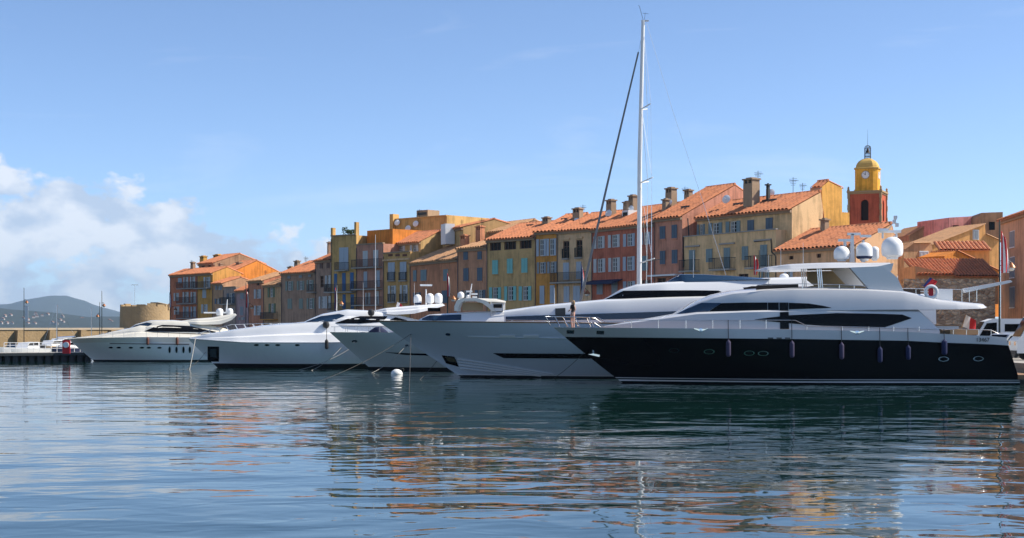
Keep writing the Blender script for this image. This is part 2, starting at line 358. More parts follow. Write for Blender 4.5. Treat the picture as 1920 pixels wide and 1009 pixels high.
    def chimney(s, x, ytop, ybot_y, w=.9, t=.7, m=None, dish=False):
        """x, ytop in crop pixels; ybot_y: distance of the stack behind the facade"""
        u, zt = s.uz(x, ytop, ybot_y); zb = s.roof_z(ybot_y) - .6 if hasattr(s, 'rk') else zt - 3; mb = MB()
        w *= .75; t *= .72; h = w / 2; y0, y1 = ybot_y - t / 2, ybot_y + t / 2
        mb.box(u - h, u + h, y0, y1, zb, zt - .5)
        for a, b in ((-h, -h + .16), (h - .16, h), (-.08, .08)): mb.box(u + a, u + b, y0 + .02, y1 - .02, zt - .5, zt - .16)
        mb.box(u - h + .1, u + h - .1, y0 + .12, y1 - .12, zt - .5, zt - .2, 1)
        mb.box(u - h - .09, u + h + .09, y0 - .09, y1 + .09, zt - .16, zt - .04); mb.box(u - h * .6, u + h * .6, y0 + .1, y1 - .1, zt - .04, zt + .06)
        par = getattr(s, 'rf', s.root)
        o = mb.build('chimney', [m or chimney_m, greyp], par)
        if dish: s.dish(u + .2, y0 - .15, zt - 1.5)
    def dish(s, u, y, z, r=.42):
        mb = MB(); mb.lathe([(.02, .14), (r * .5, .1), (r * .8, .045), (r, 0), (r * .97, -.012), (r * .5, .08), (.02, .12)], 18, (0, 0, 0)); 
        mb.tube([(0, 0, .1), (0, 0, .45)], .02); mb.tube([(0, 0, -.05), (0, r * .9, -.3)], .03)
        o = mb.build('satellite_dish', whitep, getattr(s, 'rf', s.root), 40); o.location = (u, y, z); o.rotation_euler = (R(75), 0, R(20)); return o
    def antenna(s, x, ytop, y, h=2.2):
        u, zt = s.uz(x, ytop, y); mb = MB(); mb.tube([(u, y, zt - h), (u, y, zt)], .025, 5)
        for k in range(5): mb.tube([(u - .4 + .05 * k, y - .1, zt - .15 - .14 * k), (u + .4 - .05 * k, y + .1, zt - .15 - .14 * k)], .014, 4)
        mb.tube([(u - .5, y, zt - .3), (u + .7, y, zt - .36)], .016, 4); mb.build('antenna', greyp, getattr(s, 'rf', s.root))
    def skylight(s, x, y, w=1.0, l=.8):
        # on the front slope where the pixel ray meets it
        best = min((abs(s.roof_z(o) + .05 - s.uz(x, y, o)[1]), o) for o in [i * .1 for i in range(2, 60)])[1]
        u = s.uz(x, y, best)[0]; k = s.rk[1]; z = s.roof_z(best) + .12
        mb = MB(); mb.add([(u - w / 2, best - l / 2, z - k * l / 2), (u + w / 2, best - l / 2, z - k * l / 2), (u + w / 2, best + l / 2, z + k * l / 2), (u - w / 2, best + l / 2, z + k * l / 2)], [(0, 1, 2, 3)], 0)
        fr = MB(); fr.prism([(0, 0)] * 0 or [(u - w / 2 - .08, z - .14), (u + w / 2 + .08, z - .14), (u + w / 2 + .08, z + .01), (u - w / 2 - .08, z + .01)], best - l / 2, best - l / 2 + .06)
        o = mb.build('skylight', glass, s.rf, fix=False); fr.build('frame', greyp, o)
    def balcony(s, x0, x1, yfloor, h=.95, out=.75, m=None, off=0, solid=False):
        xm = (x0 + x1) / 2; a = s.uz(x0, yfloor, off)[0]; b = s.uz(x1, yfloor, off)[0]; z = s.uz(xm, yfloor, off)[1]; mb = MB()
        MB().box(a, b, off - out, off - .004, z - .16, z - .02).build('balcony_slab', m or concrete, s.root)
        n = max(3, int((b - a) / .14))
        for i in range(n + 1): uu = lerp(a + .03, b - .03, i / n); mb.box(uu - .012, uu + .012, off - out + .02, off - out + .045, z, z + h)
        for k in range(4):
            yy = lerp(off - out + .05, off - .1, k / 3); 
            for uu in (a + .03, b - .03): mb.box(uu - .012, uu + .012, yy, yy + .024, z, z + h)
        mb.box(a, b, off - out, off - out + .06, z + h, z + h + .04); mb.box(a, b, off - out, off - out + .06, z + .05, z + .08)
        for uu in (a, b - .05): mb.box(uu, uu + .05, off - out + .06, off - .01, z + h, z + h + .04)
        mb.build('balcony_railing', greyp, s.root)
def eave_z(b, x, y): return b.uz(x, y)[1]
PL = {k: plaster(k, (min(.8, c[0] * 1.34), c[1] * 1.18, c[2] * 1.12)) for k, c in dict(orange=(.42, .16, .085), yellow=(.46, .27, .075), tan=(.38, .25, .15), stonegrey=(.3, .25, .21), mauve=(.34, .25, .25), salmon=(.42, .2, .12),
      sand=(.42, .29, .16), taupe=(.31, .22, .155), taupe2=(.3, .215, .16), gold=(.45, .31, .12), rose=(.37, .21, .15), honey=(.42, .28, .11), salmon2=(.43, .21, .115),
      apricot=(.42, .235, .14), olive=(.43, .31, .14), ochre=(.47, .24, .06), cream=(.5, .37, .22), brick=(.38, .135, .085), pink=(.43, .22, .15), butter=(.56, .42, .23), mustard=(.52, .31, .08),
      tower_red=(.33, .085, .045), tower_yellow=(.62, .34, .045), vivid=(.5, .2, .04), ochre2=(.52, .3, .11), pinkblock=(.55, .27, .25), brown=(.3, .2, .12), beige=(.45, .31, .2), beige2=(.52, .34, .19)).items()}
def row(name, label, z, ax, ad, bx, bd, m, eave, wins, depth=9, rise=1.7, ridge=None, roofm=None, flat=False, over=.4):
    b = Bldg(name, label, z, ax, ad, bx, bd); zt = b.uz(*eave)[1]; b.top = zt
    b.walls(m, wins, zt, depth=depth, rise=0 if flat else rise, ridge=ridge)
    if not flat: b.roof(zt, depth=depth, rise=rise, ridge=ridge, m=roofm, over=over)
    else:
        MB().box(-.0 + .01, b.L - .01, -.12, .25, zt + .003, zt + .16).build('parapet_coping', chimney_m, b.root)
    MB().tube([(.12, -.1, 1.0), (.12, -.1, zt - .35)], .05, 6).build('drainpipe', b_pipe, b.root)
    return b
b_pipe = mat('zinc_pipe', (.12, .1, .09), .6)
# --- quay row, from the far (left) end to the near end
b = row('house', 'orange terracotta corner house with three balconies at far left end of the row', 'A', 75, 233, 480, 226, PL['orange'], (330, 318),
    [(275, 355, 345, 520, 'o', 'white'), (375, 350, 450, 520, 'o', 'white'), (265, 580, 350, 745, 'o', 'white'), (385, 580, 460, 745, 'o', 'white'), (270, 800, 350, 965, 'o', 'pale'), (385, 800, 460, 965, 'o', 'pale'),
     (130, 595, 205, 715, 'o', 'white'), (135, 800, 210, 920, 'o', 'white'), (195, 370, 250, 450, 'c', 'pale')], rise=.9, depth=5)
for y in (523, 750, 970): b.balcony(225, 470, y)
b.chimney(415, 130, 2.4, 1.1); b.antenna(395, 100, 2.4, 1.5)
b = row('house', 'mustard yellow house with one dark balcony beside the orange corner house', 'A', 480, 226, 710, 222, PL['yellow'], (600, 300),
    [(580, 355, 675, 515, 'o', 'white'), (560, 540, 615, 670, 'c', 'pale'), (545, 765, 635, 900, 'o', 'white')], rise=.9, depth=5)
b.balcony(492, 690, 520, out=.9); b.chimney(830, 150, 3.8, .9)
b = row('house', 'narrow tan house with grey shutters below a tiled roof, left of the grey balcony house', 'A', 710, 222, 872, 219, PL['tan'], (800, 452), [(755, 470, 850, 550, 'o', 'grey'), (745, 680, 835, 760, 'o', 'slate')], rise=.9, depth=6)
b = row('house', 'narrow grey house with a dark iron balcony and flat terrace top', 'A', 872, 219, 1062, 215, PL['stonegrey'], (970, 515), [(925, 600, 1040, 750, 'o', 'slate'), (930, 830, 1030, 960, 'o', 'grey')], flat=True, depth=4)
b.balcony(878, 1050, 757)
b = row('house', 'narrow mauve house with closed grey shutters', 'A', 1062, 215, 1252, 211, PL['mauve'], (1150, 560), [(1128, 590, 1182, 685, 'c', 'grey'), (1125, 800, 1172, 930, 'c', 'grey'), (1100, 960, 1190, 1000, 'o', 'grey')], rise=1.2, depth=6)
b = row('house', 'salmon house with white open shutters left of the tan house with green shutters', 'A', 1252, 211, 1478, 206.5, PL['salmon'], (1365, 416), [(1335, 540, 1435, 680, 'o', 'white'), (1335, 785, 1435, 930, 'o', 'white'), (1370, 440, 1412, 482, 'g', '')], rise=1.2, roofm=tile_pale, depth=8)
b.antenna(1500, 250, 4, 2)
b = row('house', 'tan house with dark green shutters and a small low balcony', 'A', 1478, 206.5, 1738, 200, PL['sand'], (1610, 476), [(1540, 505, 1645, 660, 'o', 'green'), (1555, 755, 1655, 895, 'o', 'green')], rise=1.1, roofm=tile_pale, depth=6)
b.balcony(1490, 1690, 985, m=PL['ochre']); b.dish(b.L - .4, 2, b.top + 2.0, .6)
b = row('house', 'wide taupe house with sage green shutters and six window bays', 'B', 50, 200, 455, 193, PL['taupe'], (250, 512),
    [(100, 615, 190, 725, 'o', 'sage'), (235, 610, 320, 720, 'o', 'sage'), (350, 600, 430, 720, 'o', 'sage'), (125, 820, 175, 940, 'c', 'sage'), (260, 820, 305, 940, 'c', 'sage'), (350, 815, 440, 940, 'o', 'sage'),
     (125, 540, 157, 582, 'c', 'grey'), (260, 530, 295, 572, 'c', 'grey'), (370, 520, 402, 562, 'c', 'grey')], rise=1.7, depth=9)
b.balcony(400, 482, 738); b.chimney(235, 370, 3.6, 1.2); b.chimney(160, 440, 4.2, 1.4); b.antenna(337, 320, 4, 2.5)
b = row('house', 'dark taupe house with white shutters, squeezed left of the tall yellow house', 'B', 455, 193, 635, 187, PL['taupe2'], (545, 362),
    [(508, 550, 545, 690, 'g', ''), (572, 545, 637, 690, 'o', 'white'), (495, 795, 568, 935, 'o', 'white'), (575, 790, 637, 935, 'o', 'white'), (505, 402, 540, 465, 'c', 'brown'), (588, 395, 622, 460, 'c', 'brown')], rise=1.9, depth=9)
b.balcony(610, 640, 738); b.chimney(617, 150, 4.0, .8)
b = row('house', 'tall yellow house with bright blue shutters and a planted roof terrace', 'B', 635, 187, 935, 184, PL['gold'], (785, 78),
    [(735, 215, 842, 478, 'c', 'pale'), (675, 525, 708, 730, 'c', 'blue'), (770, 515, 810, 733, 'c', 'blue'), (865, 510, 905, 728, 'c', 'blue'), (680, 775, 712, 945, 'c', 'blue'), (775, 770, 810, 943, 'c', 'blue'), (870, 770, 908, 940, 'c', 'blue')], flat=True, depth=8)
b.balcony(722, 850, 482); b.balcony(612, 925, 738); b.balcony(640, 925, 960)
MB().box(.0, .35, -.05, .5, b.top, b.top + 1.15).box(b.L - .35, b.L, -.05, .5, b.top, b.top + 1.7).build('corner_pier', PL['gold'], b.root)
mbf = MB(); rnd = random.Random(2)
for cx, r_, hh_ in ((1.6, .55, .6), (2.2, .35, .4), (3.0, .4, .35), (2.6, .3, .3)):
    for k in range(160):
        q = Vector((rnd.gauss(0, 1), rnd.gauss(0, 1), rnd.gauss(0, 1))).normalized() * r_ * rnd.uniform(.5, 1); c = Vector((cx, 1.0, b.top + .2 + hh_)) + q
        t1 = Vector((rnd.uniform(-1, 1), rnd.uniform(-1, 1), rnd.uniform(-1, 1))).normalized() * .09; t2 = t1.cross(q).normalized() * .06
        mbf.add([c - t1, c + t2, c + t1, c - t2], [(0, 1, 2, 3)])
mbf.build('terrace_plants', foliage, b.root, fix=False)
b = row('house', 'dusty rose house with white top shutters and three long iron balconies', 'B', 935, 184, 1255, 180, PL['rose'], (1095, 180),
    [(1015, 255, 1072, 442, 'c', 'white'), (1138, 245, 1197, 434, 'c', 'white'), (1025, 500, 1065, 692, 'c', 'pale'), (1175, 485, 1215, 682, 'c', 'pale'), (1045, 750, 1100, 890, 'o', 'white'), (1160, 730, 1205, 890, 'c', 'white')], flat=True, depth=9)
b.walls(PL['vivid'], [], b.uz(1100, 15, 1.6)[1], u0=.2, u1=b.L - .1, z0=b.top - .3, off=1.6, depth=6, name='terrace_wall')
for y in (447, 703, 893): b.balcony(925, 1238, y)
b = row('house', 'honey coloured house with pierced parapet and pale shutters under a small attic', 'C', 45, 180, 300, 175, PL['honey'], (170, 425),
    [(92, 515, 155, 682, 'c', 'pale'), (205, 510, 265, 677, 'c', 'pale'), (92, 735, 165, 890, 'o', 'white'), (205, 730, 275, 885, 'o', 'white')], flat=True, depth=8)
zc = b.uz(170, 488)[1]; MB().box(0.01, b.L - .01, -.2, -.004, zc - .12, zc + .1).build('cornice', PL['cream'], b.root)
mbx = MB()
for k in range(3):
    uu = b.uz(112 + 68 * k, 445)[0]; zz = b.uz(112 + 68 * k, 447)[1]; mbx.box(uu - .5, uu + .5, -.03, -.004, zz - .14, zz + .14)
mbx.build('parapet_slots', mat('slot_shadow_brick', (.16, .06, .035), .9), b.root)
for x in (95, 205): b.balcony(x, x + 65, 683, out=.3)
for x in (95, 205): b.balcony(x + 5, x + 68, 888, out=.3)
zz = b.uz(270, 328, 2.5)[1]; ua, ub = b.uz(150, 380, 2.5)[0], b.uz(398, 380, 2.5)[0]
b.walls(PL['olive'], [(163, 345, 250, 420, 'o', 'white'), (300, 335, 377, 412, 'o', 'white')], zz, ua, ub, b.top - .4, 2.5, 6, 1.4, name='attic_wall')
b.roof(zz, ua, ub, 2.5, 6, 1.4)
b = row('house', 'long low salmon building with three small shuttered windows and pale tiles', 'C', 300, 175, 748, 163.4, PL['salmon2'], (525, 502),
    [(330, 590, 360, 695, 'c', 'teal'), (400, 585, 455, 690, 'c', 'teal'), (615, 580, 660, 690, 'c', 'teal'), (330, 800, 400, 900, 'o', 'slate'), (600, 780, 660, 900, 'c', 'slate')], rise=2.2, roofm=tile_pale, depth=11)
b = row('house', 'apricot house with closed slate blue shutters on two floors', 'C', 748, 163.4, 1032, 158.6, PL['apricot'], (890, 380),
    [(805, 415, 847, 492, 'c', 'slate'), (938, 410, 978, 488, 'c', 'slate'), (805, 570, 853, 692, 'c', 'slate'), (935, 565, 983, 690, 'c', 'slate'), (785, 780, 860, 870, 'o', 'slate'), (915, 775, 1012, 870, 'o', 'slate')], rise=1.0, depth=8, roofm=tile_pale)
b.chimney(815, 255, 3.0, 1.3, .9, PL['salmon2']); b.chimney(960, 170, 4.5, 1.3, .9, PL['salmon2'])
b = row('house', 'olive yellow house with turquoise shutters and three loggia openings under the roof', 'D', 68, 158.6, 548, 153, PL['olive'], (308, 303),
    [(95, 345, 210, 425, 'd', ''), (240, 335, 360, 415, 'd', ''), (395, 320, 515, 405, 'd', ''), (125, 520, 182, 660, 'c', 'turq'), (272, 505, 328, 652, 'c', 'turq'), (415, 500, 475, 645, 'c', 'turq'),
     (95, 790, 210, 905, 'o', 'turq'), (245, 780, 362, 922, 'o', 'turq'), (390, 780, 512, 922, 'o', 'turq')], rise=1.9, depth=10)
b.skylight(520, 172); b.chimney(665, 90, 4.2, 1.2, .8, None, True); b.antenna(18, 100, 5, 2.5)
b = row('house', 'narrow ochre house with pale blue upper shutters and grey ones below', 'D', 548, 153, 768, 150.8, PL['ochre'], (655, 233),
    [(565, 310, 660, 480, 'o', 'pale'), (666, 305, 760, 475, 'o', 'pale'), (570, 540, 660, 652, 'o', 'grey'), (673, 535, 764, 650, 'o', 'grey'), (598, 775, 643, 955, 'c', 'pale'), (700, 770, 746, 950, 'c', 'pale')], rise=2.0, depth=10)
b.chimney(975, 0, 3.4, 1.3, .9, None, True); b.skylight(860, 108, .8, .6)
b = row('house', 'cream house with two tall framed upper windows and a long balcony', 'D', 768, 150.8, 1112, 146.7, PL['cream'], (940, 218),
    [(828, 330, 890, 500, 'g', ''), (957, 320, 1020, 490, 'g', ''), (832, 545, 890, 715, 'c', 'pale'), (962, 535, 1012, 708, 'c', 'pale'), (838, 780, 892, 940, 'c', 'pale'), (932, 775, 1000, 940, 'c', 'pale')], rise=2.0, depth=10)
b.balcony(742, 1078, 735, out=.7); b.balcony(830, 890, 500, out=.25); b.balcony(955, 1022, 490, out=.25)
mbx = MB()
for a_, c_, e_, f_ in ((818, 898, 300, 318), (946, 1030, 288, 306)):
    uu, vv = b.uz(a_, 300)[0], b.uz(c_, 300)[0]; z1_, z0_ = b.uz((a_ + c_) / 2, e_)[1], b.uz((a_ + c_) / 2, f_)[1]; mbx.box(uu, vv, -.16, -.004, z0_, z1_)
mbx.build('window_hood', PL['cream'], b.root)
b = row('house', 'brick red house with grey white shutters and a dark shop awning', 'E', 100, 146.7, 690, 137.3, PL['brick'], (395, 375),
    [(120, 470, 222, 585, 'o', 'white'), (257, 455, 365, 575, 'o', 'white'), (400, 445, 508, 565, 'o', 'pale'), (565, 432, 655, 548, 'o', 'pale'), (120, 682, 228, 812, 'o', 'white'), (260, 672, 367, 805, 'o', 'white'), (398, 662, 507, 795, 'o', 'pale'), (575, 655, 633, 795, 'c', 'teal'),
     (150, 905, 205, 1020, 'c', 'grey'), (290, 900, 345, 1020, 'c', 'grey'), (400, 895, 512, 975, 'o', 'pale'), (575, 885, 655, 960, 'o', 'brown')], rise=2.3, depth=11)
a0, c0 = b.uz(105, 885)[0], b.uz(388, 885)[0]; z0 = b.uz(245, 880)[1]
MB().prism([(0, 0), (1.3, -.5), (1.3, -.62), (0, -.1)], 0, 1).mesh('x', rubber)
mbx = MB(); mbx.add([(a0, 0, z0), (c0, 0, z0), (c0, -1.2, z0 - .28), (a0, -1.2, z0 - .28), (a0, 0, z0 - .08), (c0, 0, z0 - .08), (c0, -1.2, z0 - .5), (a0, -1.2, z0 - .5)], [(0, 1, 2, 3), (4, 5, 6, 7), (3, 2, 6, 7), (0, 3, 7, 4), (1, 2, 6, 5)]); mbx.build('awning', navy, b.root)
b.chimney(282, 122, 3.4, 1.3, .9, None, True); b.chimney(430, 140, 3.6, .9); b.chimney(490, 80, 4.2, 1.1, .9, None, True)
b.antenna(15, 170, 4, 1.6)
mbx = MB(); uu, zz = b.uz(437, 290, 3.0); mbx.box(uu - .55, uu + .55, 2.7, 4, zz - .4, zz + .7).box(uu - .4, uu + .4, 2.68, 2.7, zz - .25, zz + .5, 1); mbx.build('dormer', [whitep, glass], b.rf)
b = row('house', 'small pink house with slate shutters right of the mast', 'E', 690, 137.3, 955, 133.7, PL['pink'], (822, 290),
    [(745, 375, 797, 495, 'c', 'slate'), (858, 362, 908, 488, 'c', 'slate'), (747, 608, 797, 735, 'c', 'slate'), (860, 598, 912, 728, 'c', 'slate'), (715, 865, 800, 930, 'g', ''), (830, 860, 930, 930, 'g', '')], rise=3.2, depth=13)
z0 = b.uz(822, 838)[1]; MB().box(.05, b.L - .05, -.9, -.004, z0 - .1, z0 + .05).build('awning', whitep, b.root)
b.skylight(1015, 190, 1.1, .9); b.chimney(800, 115, 2.6, .8); b.chimney(850, 10, 4.0, 1.3, 1.0, None, True); b.chimney(1015, 28, 6, 1.0); b.antenna(980, 0, 6, 3)
# cream building: lower floors step forward, top floor set back
b = Bldg('house', 'large cream building with a stained terrace parapet and three iron balconies', 'F', 60, 133.7, 940, 122.6)
zp_ = b.uz(475, 565)[1]; ul = b.uz(888, 560)[0]
b.walls(PL['butter'], [(110, 715, 163, 900, 'c', 'teal'), (262, 705, 318, 825, 'c', 'teal'), (422, 695, 478, 882, 'c', 'teal'), (585, 682, 640, 805, 'c', 'teal'), (750, 668, 812, 868, 'c', 'teal'), (550, 930, 640, 1000, 'g', ''), (760, 910, 830, 1000, 'o', 'teal')], zp_, u1=ul, depth=4.85, name='lower_wall')
zt = b.uz(520, 392, 1.2)[1]; b.top = zt
b.walls(PL['butter'], [(130, 485, 250, 588, 'o', 'teal'), (285, 470, 405, 580, 'o', 'teal'), (440, 455, 568, 565, 'o', 'teal'), (635, 445, 693, 550, 'c', 'slate'), (800, 425, 862, 542, 'c', 'slate')], zt, u0=.45, u1=b.L, off=1.2, depth=3.7, rise=1.55, ridge=3.4, name='upper_wall', z0=.9)
b.roof(zt, .45, b.L, 1.2, 3.7, 1.55, 3.4)
for x0_, x1_, y_ in ((70, 202, 900), (340, 527, 885), (665, 857, 868)): b.balcony(x0_, x1_, y_, out=.8)
mbx = MB()
for pts in ([(100, 430), (110, 590)], [(58, 595), (58, 690), (60, 870)], [(700, 640), (850, 622), (856, 735), (893, 770), (895, 1000)]):
    MB().tube([(b.uz(x, y)[0], -.08, b.uz(x, y)[1]) for x, y in pts], .06, 6).build('drainpipe', rubber, b.root)
mbx = MB()
for x0_, x1_, y_ in ((80, 205, 685), (385, 520, 662), (700, 850, 630)): mbx.box(b.uz(x0_, y_)[0], b.uz(x1_, y_)[0], -.18, -.004, b.uz(x0_, y_)[1] - .08, b.uz(x0_, y_)[1] + .06)
mbx.build('ledge', concrete, b.root)
mbx = MB().box(0.0, ul + .1, -.12, .2, zp_ + .002, zp_ + .1); mbx.build('parapet_coping', concrete, b.root)
b.skylight(100, 325, 1.1, .8); b.skylight(575, 300, 1.2, .8); b.skylight(860, 268, 1.7, .9)
b.chimney(668, 70, 2.6, 1.6, 1.3); b.chimney(100, 170, 4.2, 1.0); b.antenna(727, 0, 4.2, 3); b.chimney(817, 118, 3.6, .35, .35, greyp); b.antenna(1043, 60, 5, 2)
b.dish(b.uz(440, 250, 3)[0], 3, b.roof_z(3) + .8); b.dish(b.uz(840, 205, 5)[0], 5, b.roof_z(5) + .6)
# low house with big tiled roof beside it
b = Bldg('house', 'low tan house with a wide orange tiled roof beside the cream building', 'I', 335, 122, 1230, 113.8)
zt = b.uz(700, 390)[1]
b.walls(PL['beige2'], [(475, 480, 525, 520, 'g', ''), (785, 455, 835, 500, 'g', ''), (430, 640, 520, 790, 'o', 'pale'), (720, 640, 840, 790, 'o', 'slate')], zt, depth=4.6, rise=1.75, ridge=3.9)
b.roof(zt, 0, None, 0, 4.6, 1.75, 3.9); b.chimney(878, 60, 3.4, .75)
MB().box(.02, b.L - .02, -.3, -.22, zt - .12, zt + .02).build('gutter', greyp, b.root)
# tall yellow house behind
b = Bldg('house', 'tall mustard yellow house with sunlit gable behind the cream building', 'G', 100, 150, 190, 148.7)
zt = b.uz(150, 418)[1]; b.walls(PL['mustard'], [], zt, depth=2.9, rise=.6, ridge=.9); b.roof(zt, 0, None, 0, 2.9, .6, .9, over=.2); b.antenna(22, 380, 2, 2)
mbx = MB(); mbx.box(b.L - 1.2, b.L - .02, 2.92, 4.0, .9, b.uz(395, 630, 3)[1]).build('side_wing', PL['mustard'], b.root)
# houses behind the front row (middle), seen above the roofs
b = Bldg('house', 'yellow flat roofed block with chimney box rising behind the honey house', 'C', 150, 195, 645, 188); zt = b.uz(400, 95)[1]
b.walls(PL['gold'], [], zt, depth=8); MB().box(0, b.L, -.15, 8.1, zt + .002, zt + .15).build('roof_slab', PL['gold'], b.root)
mbx = MB(); u_, z_ = b.uz(462, 25, 2); mbx.box(u_ - 1.1, u_ + 1.1, 1, 3.2, zt, z_).box(u_ - .9, u_ + .9, .98, 1, zt + .5, z_ - .3, 1).build('chimney', [chimney_m, greyp], b.root)
u_, z_ = b.uz(145, 60)
MB().box(u_ - .35, u_ + .35, -.5, .6, .9, z_).build('end_pier', PL['gold'], b.root); b.dish(b.uz(200, 140)[0], -.5, b.uz(200, 140)[1]); b.dish(b.uz(375, 150)[0], -.5, b.uz(375, 150)[1]); b.dish(b.uz(318, 195)[0], -.8, b.uz(318, 195)[1]); b.antenna(385, 10, 1, 3)
b = Bldg('house', 'tan gabled house with a white water tank behind the low salmon building', 'C', 500, 184, 800, 172); zt = b.uz(640, 215)[1]
b.walls(PL['olive'], [], zt, depth=8, rise=1.0); b.roof(zt, 0, None, 0, 8, 1.0); u_, z_ = b.uz(632, 245, -1)
MB().box(u_ - .9, u_ + .9, -1.3, -.1, z_ - 1.3, z_ + 1.2).build('water_tank', whitep, b.root); b.antenna(787, 110, 3, 2.5); b.antenna(975, 95, 3, 3)
b = Bldg('house', 'pale tiled house rising behind the apricot house', 'C', 930, 176, 1210, 170); zt = b.uz(1060, 232)[1]
b.walls(PL['brown'], [(960, 245, 1010, 300, 'd', '')], zt, depth=8, rise=1.4); b.roof(zt, 0, None, 0, 8, 1.4, m=tile_pale); b.chimney(1125, 155, 3, 1.0)
b = Bldg('house', 'orange yellow house with chimneys stacked behind the mustard house at far left', 'A', 500, 238, 740, 233); zt = b.uz(620, 150)[1]
b.walls(PL['brown'], [(540, 170, 590, 215, 'g', ''), (640, 165, 690, 210, 'g', '')], zt, depth=9, rise=1.5); b.roof(zt, 0, None, 0, 9, 1.5); b.chimney(572, 40, 2.5, 2.0, 1, PL['mustard']); b.chimney(790, 18, 4.5, 2.6, 1.2, PL['mustard']); b.chimney(985, 40, 6, 2.6, 1.2, PL['mustard'])
b = Bldg('house', 'bright orange walled house with a sunlit gable behind the grey balcony house', 'A', 752, 229, 1000, 225); zt = b.uz(870, 290)[1]
b.walls(PL['vivid'], [], zt, depth=9, rise=1.9); b.roof(zt, 0, None, 0, 9, 1.9); b.chimney(1110, 130, 3, 1.3, 1.0); b.chimney(1265, 190, 6, 1.6, 1.0)
# --- right-hand cluster
b = Bldg('house', 'tall tan house with grey shutters at the right edge of the picture', 'H', 785, 140, 1262, 118); zt = b.uz(800, 140)[1]
b.walls(PL['beige'], [(858, 228, 893, 350, 'c', 'grey'), (858, 432, 893, 590, 'c', 'grey'), (858, 668, 893, 825, 'c', 'grey'), (1000, 228, 1045, 350, 'c', 'grey'), (1000, 432, 1045, 590, 'c', 'grey')], zt, depth=10, rise=1.8, surround=whitep); b.roof(zt, 0, None, 0, 10, 1.8)
def rubble_mat():
    m = mat('rubble_wall_stones', (.42, .32, .21), .95); t = m.node_tree; b_ = t.nodes['Principled BSDF']; tcn = N(t, 'ShaderNodeTexCoord'); mp = N(t, 'ShaderNodeMapping'); mp.inputs['Scale'].default_value = (2.2, 2.2, 3.4); t.links.new(tcn.outputs['Object'], mp.inputs[0])
    vo = N(t, 'ShaderNodeTexVoronoi'); vo.inputs['Scale'].default_value = 1; vo.inputs['Randomness'].default_value = .9; t.links.new(mp.outputs[0], vo.inputs['Vector'])
    vd = N(t, 'ShaderNodeTexVoronoi', feature='DISTANCE_TO_EDGE'); vd.inputs['Scale'].default_value = 1; vd.inputs['Randomness'].default_value = .9; t.links.new(mp.outputs[0], vd.inputs['Vector'])
    sp = N(t, 'ShaderNodeSeparateColor'); t.links.new(vo.outputs['Color'], sp.inputs[0]); mx = N(t, 'ShaderNodeMix', data_type='RGBA'); mx.inputs['A'].default_value = (.22, .15, .1, 1); mx.inputs['B'].default_value = (.62, .5, .34, 1); t.links.new(sp.outputs[0], mx.inputs['Factor'])
    m2 = N(t, 'ShaderNodeMix', data_type='RGBA'); m2.inputs['A'].default_value = (.3, .25, .19, 1); t.links.new(math_node(t, 'MULTIPLY', vd.outputs[0], 9, clamp=True), m2.inputs['Factor']); t.links.new(mx.outputs['Result'], m2.inputs['B']); t.links.new(m2.outputs['Result'], b_.inputs['Base Color'])
    bp = N(t, 'ShaderNodeBump'); bp.inputs['Distance'].default_value = .12; t.links.new(math_node(t, 'MULTIPLY', vd.outputs[0], 3, clamp=True), bp.inputs['Height']); t.links.new(bp.outputs[0], b_.inputs['Normal']); return m
def prism_house(label, z, d, poly, m, back=7, yaw=0, roofs=(), roofm=None, wins=(), name='house', lean=0):
    """a wall outline standing at distance d, extruded backwards; roofs are indices of the outline edges that carry tiles"""
    q = [zp(z, *p) for p in poly]; pl = Plane(((q[0][0] - 960) / F * d, d), yaw); root = thing(name, label, 'house', (pl.A.x, pl.A.y, 0), yaw)
    pts = [pl.uz(*p) for p in q]; MB().prism(pts, 0, back, 0).build('wall', m, root)
    for i in roofs:
        (xa, za), (xb, zb) = pts[i], pts[(i + 1) % len(pts)]; mb = MB()
        if xa > xb: xa, za, xb, zb = xb, zb, xa, za
        L = math.hypot(xb - xa, zb - za); n = max(3, int(back / .3)); ca, sa = (xb - xa) / L, (zb - za) / L
        for k in range(n):
            y = -.25 + (back + .5) * k / n; w_ = (back + .5) / n
            mb.add([(xa - sa * h, y + w_ * t, za + ca * h) for t, h in ((0, .03), (.25, .11), (.5, .14), (.75, .11), (1, .03))] + [(xb - sa * h, y + w_ * t, zb + ca * h) for t, h in ((0, .03), (.25, .11), (.5, .14), (.75, .11), (1, .03))], [(j, j + 1, j + 6, j + 5) for j in range(4)] + [(0, 1, 2, 3, 4), (5, 6, 7, 8, 9)])
        mb.build('roof', roofm or tile, root, fix=False)
    for x0, y0, x1, y1, col in wins:
        (a, c), (b_, e) = pl.uz(*zp(z, x0, y1)), pl.uz(*zp(z, x1, y0)); wo = MB().box(a - .08, b_ + .08, -.06, -.003, c - .08, e + .08).build('window', whitep if col != 'dark' else m, root)
        if col == 'dark': MB().box(a, b_, -.075, -.062, c, e).build('pane', glass, wo)
        else:
            for k in (0, 1): link('shutter', shutter_mesh(SC[col]), wo, (lerp(a, b_, k / 2) + .01, -.062, c), ((b_ - a) / 2 - .02, 1, e - c))
    return root, pl
prism_house('weathered grey houses high on the hill left of the pink block', 'H', 192, [(60, 300), (60, 262), (200, 178), (375, 172), (375, 300)], PL['brown'], 8, .1, (1, 2), tile_pale, [(205, 235, 238, 283, 'dark')])
prism_house('pink flat topped block on the hill', 'H', 186, [(378, 300), (378, 118), (590, 106), (612, 108), (612, 300)], PL['pinkblock'], 8, .25, (), None, [(490, 185, 550, 205, 'dark'), (405, 180, 450, 210, 'dark')])
